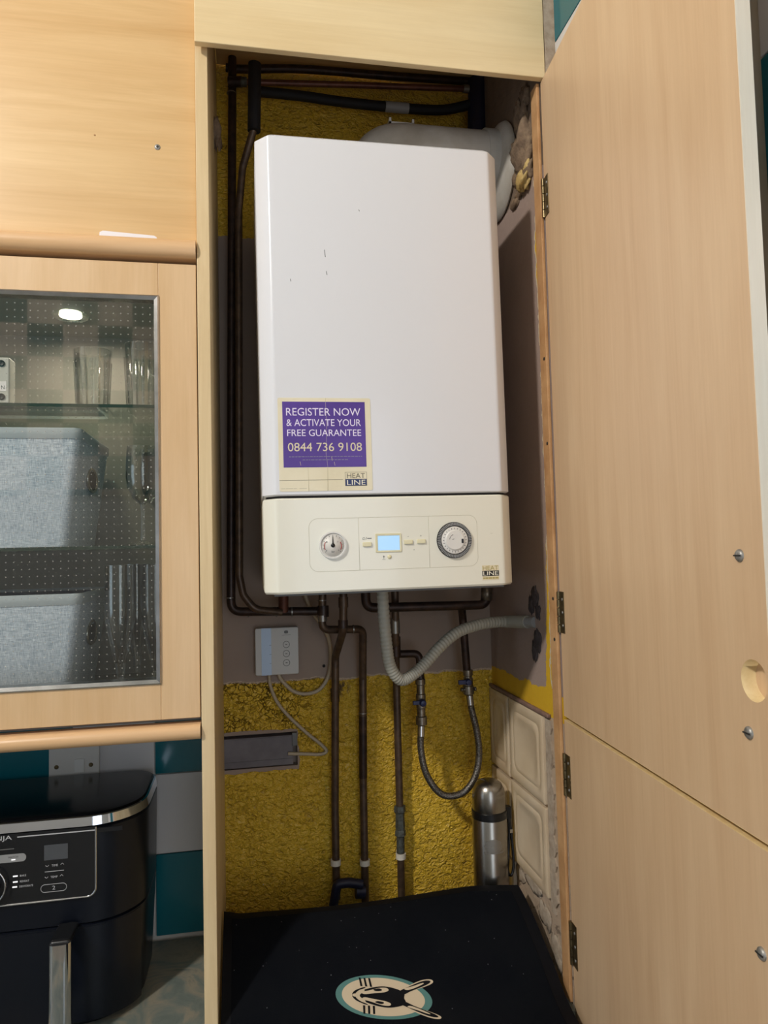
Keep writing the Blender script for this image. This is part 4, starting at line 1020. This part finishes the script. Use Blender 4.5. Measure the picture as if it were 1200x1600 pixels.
wine = ([(.0, 0), (.030, 0), (.031, .001), (.012, .004), (.005, .008), (.0, .008)], [(.0045, .007), (.0035, .02), (.0032, .06), (.0050, .072), (.0, .074)],
        [(.004, .070), (.016, .080), (.025, .098), (.028, .118), (.0275, .140), (.0255, .170), (.0245, .170), (.0265, .140), (.027, .118), (.024, .099), (.015, .082), (.004, .074)])
flute = ([(.0, 0), (.027, 0), (.028, .001), (.010, .004), (.005, .008), (.0, .008)], [(.0045, .007), (.0045, .02), (.0055, .030), (.0070, .036), (.0, .038)],
         [(.006, .034), (.0085, .055), (.0135, .080), (.0195, .105), (.0235, .130), (.0250, .155), (.0245, .218), (.0237, .218), (.0240, .155), (.0226, .130), (.0186, .106), (.0126, .082), (.0075, .058), (.005, .038)])
stem('wine_glass', (-0.1234,0.1200,1.7885)[0], .12, SH2+.0005, wine, 'plain stemmed wine glass on the lower glass shelf, nearer the cabinet front', 'wine glass', 'wine glasses on the lower shelf')
stem('wine_glass', (-0.1125,0.2100,1.7952)[0], .21, SH2+.0005, wine, 'plain stemmed wine glass on the lower glass shelf, behind the nearer one', 'wine glass', 'wine glasses on the lower shelf')
fx = (-0.1575,0.1000,1.5940)[0]
stem('champagne_flute', fx, .10, SH0+.0005, flute, 'cut crystal flute on the cabinet bottom, nearest the grey bin', 'champagne flute', 'crystal flutes', 12)
stem('champagne_flute', (-0.1445,0.1900,1.5859)[0], .19, SH0+.0005, flute, 'cut crystal flute on the cabinet bottom, at the back between two others', 'champagne flute', 'crystal flutes', 12)
stem('champagne_flute', (-0.1035,0.1200,1.5901)[0], .12, SH0+.0005, flute, 'cut crystal flute half hidden behind the right-hand metal trim', 'champagne flute', 'crystal flutes', 12)
# small grey box at the left edge of the view, on the upper shelf
gq0, gq1 = (-0.3184,0.0600,2.0153), (-0.3181,0.0600,1.9414)
gb = thing('junction_box', (gq0[0]-.035, .07, SH1), 'small grey metal box with black knobs on the upper glass shelf', 'box')
b = B(); b.box(gq0[0]-.07, gq0[0], .06, .09, SH1+.0005, gq0[2]); b.make('case', 'dirty_white', gb, .003)
for px_, py_ in ((3, 568), (4, 620)):
    q = (-0.3293,0.0600,2.0046) if py_ == 568 else (-0.3291,0.0600,1.9506)
    b = B(); b.lathe([(.0, .0575), (.004, .057), (.0052, .058), (.0052, .061)], (q[0]-.001, 0, q[2]), 18, 'y'); b.make('knob', 'black', gb, smooth=.7)
q = (-0.3230,0.0600,1.9756); q2 = (-0.3324,0.0600,1.9598); s_ = box('paper_label', 'paper', q2[0]-.008, q[0], .0594, .0602, q2[2], q[2], gb)
lettering('N', q[0]-.0075, q[0]-.0025, q2[2]+.003, q2[2]+.009, .0592, 'midgrey', s_)
rebase(gb)
# painted board over the wall cabinet and the paper strip on the cornice
ob = thing('filler_board', (-.47, .03, 2.19), 'plain maple board closing the space over the wall cabinet', 'board')
box('board', 'maple_h', -1.2, XL-.0008, .028, .046, cb+.0005, 2.7495, ob, .001)
q = (-0.0837,0.0280,2.3644); b = B(); b.lathe([(.0, .0262), (.0032, .0262), (.0048, .0275), (.0048, .0284)], (q[0], 0, q[2]), 16, 'y'); sc_ = b.make('screw', 'screw', ob, smooth=.7)
B().box(q[0]-.0025, q[0]+.0025, .0256, .0264, q[2]-.0004, q[2]+.0004).box(q[0]-.0004, q[0]+.0004, .0256, .0264, q[2]-.0025, q[2]+.0025).make('cross_slot', 'dark_gap', sc_)
q = (-0.1817,0.0280,2.3766); B().lathe([(.0, .0276), (.0016, .0276), (.0016, .0284)], (q[0], 0, q[2]), 10, 'y').make('pin_hole', 'pine', ob)
rebase(ob)
qa, qb = (-0.1732,0.0180,2.2073), (-0.0845,0.0180,2.2062)
b = B(); b.ext([(qa[0], cb+.0004), (qb[0], cb+.0004), (qb[0], qb[2]+.0005), (qb[0]-.004, qb[2]+.003), (qa[0]+.006, qa[2]+.0055), (qa[0]+.001, qa[2]+.003)], .016, .0272)
tag(b.make('paper_strip', 'paper'), 'white folded paper strip lying on the cabinet cornice', 'paper')

# ------------------------------------------------------------------ fused switch under the cabinet
fs = thing('fused_switch', (-.287, .35, 1.24), 'white wall switch plate with a rocker, half hidden behind the air fryer', 'switch')
sx0, sx1, sz1 = (-0.3338,0.3460,1.3081)[0], (-0.2406,0.3460,1.3010)[0], 1.328
B().ext(rrect(sx0, sx1, sz1-.086, sz1, .004), .3465, .3555).make('plate', 'sock_white', fs, .0015)
q = (-0.2775,0.3460,1.2841); box('rocker', 'white_plastic', q[0]-.009, q[0]+.009, .3440, .3470, q[2]-.013, q[2]+.013, fs, .001)
for px_ in (0, 1):
    q = (-0.3197,0.3460,1.2837) if px_ == 0 else (-0.2562,0.3460,1.2837)
    B().lathe([(.0, .3448), (.003, .345), (.0042, .3462), (.0042, .347)], (q[0], 0, q[2]), 16, 'y').make('screw', 'hinge', fs, smooth=.7)
rebase(fs)

# ------------------------------------------------------------------ air fryer
FX = -.362
af = thing('air_fryer', (FX, .22, .9305), 'black two-drawer air fryer with chrome trim on the worktop, below the wall cabinet', 'air fryer')
def fplan(w, y0, y1, r, rb=.05, bow=0.):
    P = []
    n = 10
    for cx, cy, a0, rr in ((w-rb, y1-rb, 0, rb), (-w+rb, y1-rb, 90, rb), (-w+r, y0+r, 180, r), (w-r, y0+r, 270, r)):
        for k in range(n+1):
            a = math.radians(a0+90*k/n); P.append((FX+cx+rr*math.cos(a), cy+rr*math.sin(a)))
    return P
ZB = .9305
def fl_(z, w, y0, y1, r, rb=.05): return [(x, y_, z) for x, y_ in fplan(w, y0, y1, r, rb)]
b = B()
b.loft([fl_(ZB, .222, .118, .335, .09), fl_(ZB+.006, .226, .114, .338, .09), fl_(ZB+.160, .234, .108, .342, .09), fl_(ZB+.1625, .230, .112, .340, .09), fl_(ZB+.165, .2345, .108, .342, .09), fl_(ZB+.314, .2365, .106, .343, .09), fl_(ZB+.318, .230, .112, .340, .085)], True, True)
b.make('body', 'fryer_body', af, smooth=.5)
b = B(); b.loft([fl_(ZB+.3182, .2325, .108, .340, .088), fl_(ZB+.3205, .2375, .1035, .343, .09), fl_(ZB+.334, .2345, .106, .341, .088), fl_(ZB+.3365, .231, .110, .338, .085)], True, True)
b.make('chrome_band', 'chrome', af, smooth=.5)
b = B(); b.loft([fl_(ZB+.3364, .2325, .1085, .3395, .086), fl_(ZB+.339, .230, .111, .337, .084), fl_(ZB+.3405, .22, .12, .33, .078)], True, True)
b.make('gloss_top', 'fryer_gloss', af, smooth=.5)
# control panel (slightly proud), centre line at FX
PX1 = (-0.1981,0.1060,1.2085)[0]; PH = PX1-FX; PZ0, PZ1 = (-0.2002,0.1060,1.1381)[2], ZB+.3183
yp = .1045
out = [(FX-PH, PZ1)]+[(x, z) for x, z in rrect(FX-PH, FX+PH, PZ0, PZ1+.05, .014, 6)[14:28]]+[(FX+PH, PZ1)]
b = B(); b.ext([(x, min(z, PZ1)) for x, z in rrect(FX-PH, FX+PH, PZ0, PZ1+.05, .014, 6)], yp, .115)
cpn = b.make('control_panel', 'fryer_panel', af)
b = B(); lo = [p for p in rrect(FX-PH, FX+PH, PZ0, PZ1+.05, .014, 6) if p[1] < PZ1]
b.tube([(FX-PH, yp, PZ1)]+[(x, yp, z) for x, z in lo]+[(FX+PH, yp, PZ1)], .0017, 8); b.make('chrome_outline', 'chrome', cpn, smooth=.9)
yq = yp-.0003
k = (-0.3257,0.1042,1.2420); k2 = (-0.3338,0.1042,1.2380)
lettering('NINJA', k[0]-.040, k[0], k2[2], k2[2]+.0088, yq, 'fryer_ink', cpn)
q0, q1 = (-0.3176,0.1042,1.2433), (-0.1996,0.1042,1.2422)
box('panel_rule', 'fryer_ink', q0[0], PX1-.001, yq-.0002, yq+.0002, q0[2]-.0008, q0[2]+.0008, cpn)
q0 = (-0.3223,0.1042,1.2256); box('panel_rule', 'midgrey', FX-.03, q0[0], yq-.0002, yq+.0002, q0[2]-.0007, q0[2]+.0007, cpn)
s0, s1 = (-0.2771,0.1042,1.2262), (-0.2411,0.1042,1.2023)
box('display', 'fryer_screen', s0[0], s1[0], yq-.0003, yq+.0003, s1[2], s0[2], cpn)
q0, q1 = (-0.3041,0.1042,1.2147), (-0.3241,0.1042,1.2047)
b = B(); b.ext(rrect(FX-.03, q0[0], q1[2], q1[2]+.0125, .006), yq-.0006, yq+.0004); gp = b.make('match_button', 'grey_plastic', cpn)
lettering('MATCH', q0[0]-.026, q0[0]-.012, q1[2]+.0065, q1[2]+.0095, yq-.0008, 'midgrey', gp)
B().box(q0[0]-.022, q0[0]-.016, yq-.0009, yq-.0005, q1[2]+.003, q1[2]+.0048).make('indicator', 'led_white', gp)
for i, (qq, tx_) in enumerate((((-0.3202,0.1042,1.1822), 'BAKE'), ((-0.3202,0.1042,1.1732), 'REHEAT'), ((-0.3211,0.1042,1.1653), 'DEHYDRATE'))):
    B().box(qq[0]-.0035, qq[0]+.0035, yq-.0004, yq+.0002, qq[2]-.001, qq[2]+.001).make('indicator', 'led_white', cpn)
    lettering(tx_, qq[0]+.0068, qq[0]+.0068+.0032*len(tx_)*.72, qq[2]-.0015, qq[2]+.0015, yq, 'fryer_ink', cpn)
q = (-0.2615,0.1042,1.1932); lettering('TIME', q[0]-.0042, q[0]+.0052, q[2]-.0016, q[2]+.0016, yq, 'fryer_ink', cpn)
qv = [q]
q2 = (-0.2625,0.1042,1.1751); lettering('TEMP', q2[0]-.0048, q2[0]+.0058, q2[2]-.0016, q2[2]+.0016, yq, 'fryer_ink', cpn)
b = B()
for c_ in (q, q2):
    b.tube([(c_[0]-.0135, yq, c_[2]+.001), (c_[0]-.0110, yq, c_[2]-.0012), (c_[0]-.0085, yq, c_[2]+.001)], .0004, 5); b.tube([(c_[0]+.0095, yq, c_[2]), (c_[0]+.0120, yq, c_[2]+.0024), (c_[0]+.0145, yq, c_[2])], .0004, 5)
b.make('arrow_keys', 'fryer_ink', cpn)
q3 = (-0.2615,0.1042,1.1841); box('panel_rule', 'fryer_ink', q3[0]-.0145, q3[0]+.0145, yq-.0002, yq+.0002, q3[2]-.0004, q3[2]+.0004, cpn)
q4 = (-0.2625,0.1042,1.1579); b = B(); rr = rrect(q4[0]-.0195, q4[0]+.0195, q4[2]-.006, q4[2]+.006, .0058); b.tube([(x, yq, z) for x, z in rr+rr[:1]], .0004, 5); zb_ = b.make('zone_button', 'fryer_ink', cpn)
lettering('2', q4[0]-.0022, q4[0]+.0022, q4[2]-.0028, q4[2]+.0032, yq, 'fryer_ink', zb_)
dq = (-0.3430,0.1042,1.1717); dR = (-0.3326,0.1042,1.1745)[0]; dc = (FX, 0, dq[2]); 
b = B(); b.lathe([(.0, yp-.016), (.0165, yp-.016), (.0185, yp-.014), (.019, yp)], dc, 36, 'y'); dl = b.make('dial', 'fryer_panel', cpn, smooth=.6)
b = B(); b.tube([(dc[0]+(dR-FX)*math.cos(2*PI*i/40), yp-.009, dc[2]+(dR-FX)*math.sin(2*PI*i/40)) for i in range(41)], .0015, 8); b.make('chrome_ring', 'chrome', dl, smooth=.9)
# two drawers with upright chrome handles
for s in (1, -1):
    w_, y0_, r_ = .2345, .1075, .0905
    arc = [(.004, y0_)]+[(w_-r_+r_*math.sin(math.radians(a)), y0_+r_-r_*math.cos(math.radians(a))) for a in range(0, 66, 5)]
    inn = [(.004, y0_+.006)]+[(w_-r_+(r_-.006)*math.sin(math.radians(a)), y0_+r_-(r_-.006)*math.cos(math.radians(a))) for a in range(0, 66, 5)]
    b = B(); b.exz([(FX+s*x, y_) for x, y_ in arc+inn[::-1]], ZB+.010, ZB+.158); dw = b.make('drawer', 'fryer_body', af, smooth=.5)
    hx = (-0.2396,0.0550,1.0876)[0] if s == 1 else 2*FX-(-0.2396,0.0550,1.0876)[0]
    zt_ = (-0.2398,0.0750,1.1016)[2]
    B().box(hx-.016, hx+.016, .046, .1065, zt_-.012, zt_).make('handle_arm', 'fryer_panel', dw, .006, 4)
    b = B(); rings = []
    for z in (ZB+.030, zt_-.014, zt_-.004): rings.append([(x, y_, z) for x, y_ in rrect(hx-.0165, hx+.0165, .040, .062, .0105, 6)])
    b.loft(rings, True, True); hh = b.make('handle', 'chrome', dw, smooth=.8); hh['label'] = 'upright chrome handle'
B().box(FX+.14, FX+.205, .1062, .1075, ZB+.308, ZB+.315).make('air_vent', 'black', af)
rebase(af)

# put every root that was modelled in world coordinates at its own lowest middle point
bpy.context.view_layer.update()
for o in [o for o in C.objects if o.type == 'EMPTY' and o.parent is None and o.location.length == 0]:
    pts = [c.matrix_world @ Vector(v) for c in o.children_recursive if c.type == 'MESH' for v in c.bound_box]
    o.location = (sum(p.x for p in pts)/len(pts), sum(p.y for p in pts)/len(pts), min(p.z for p in pts))
    rebase(o)
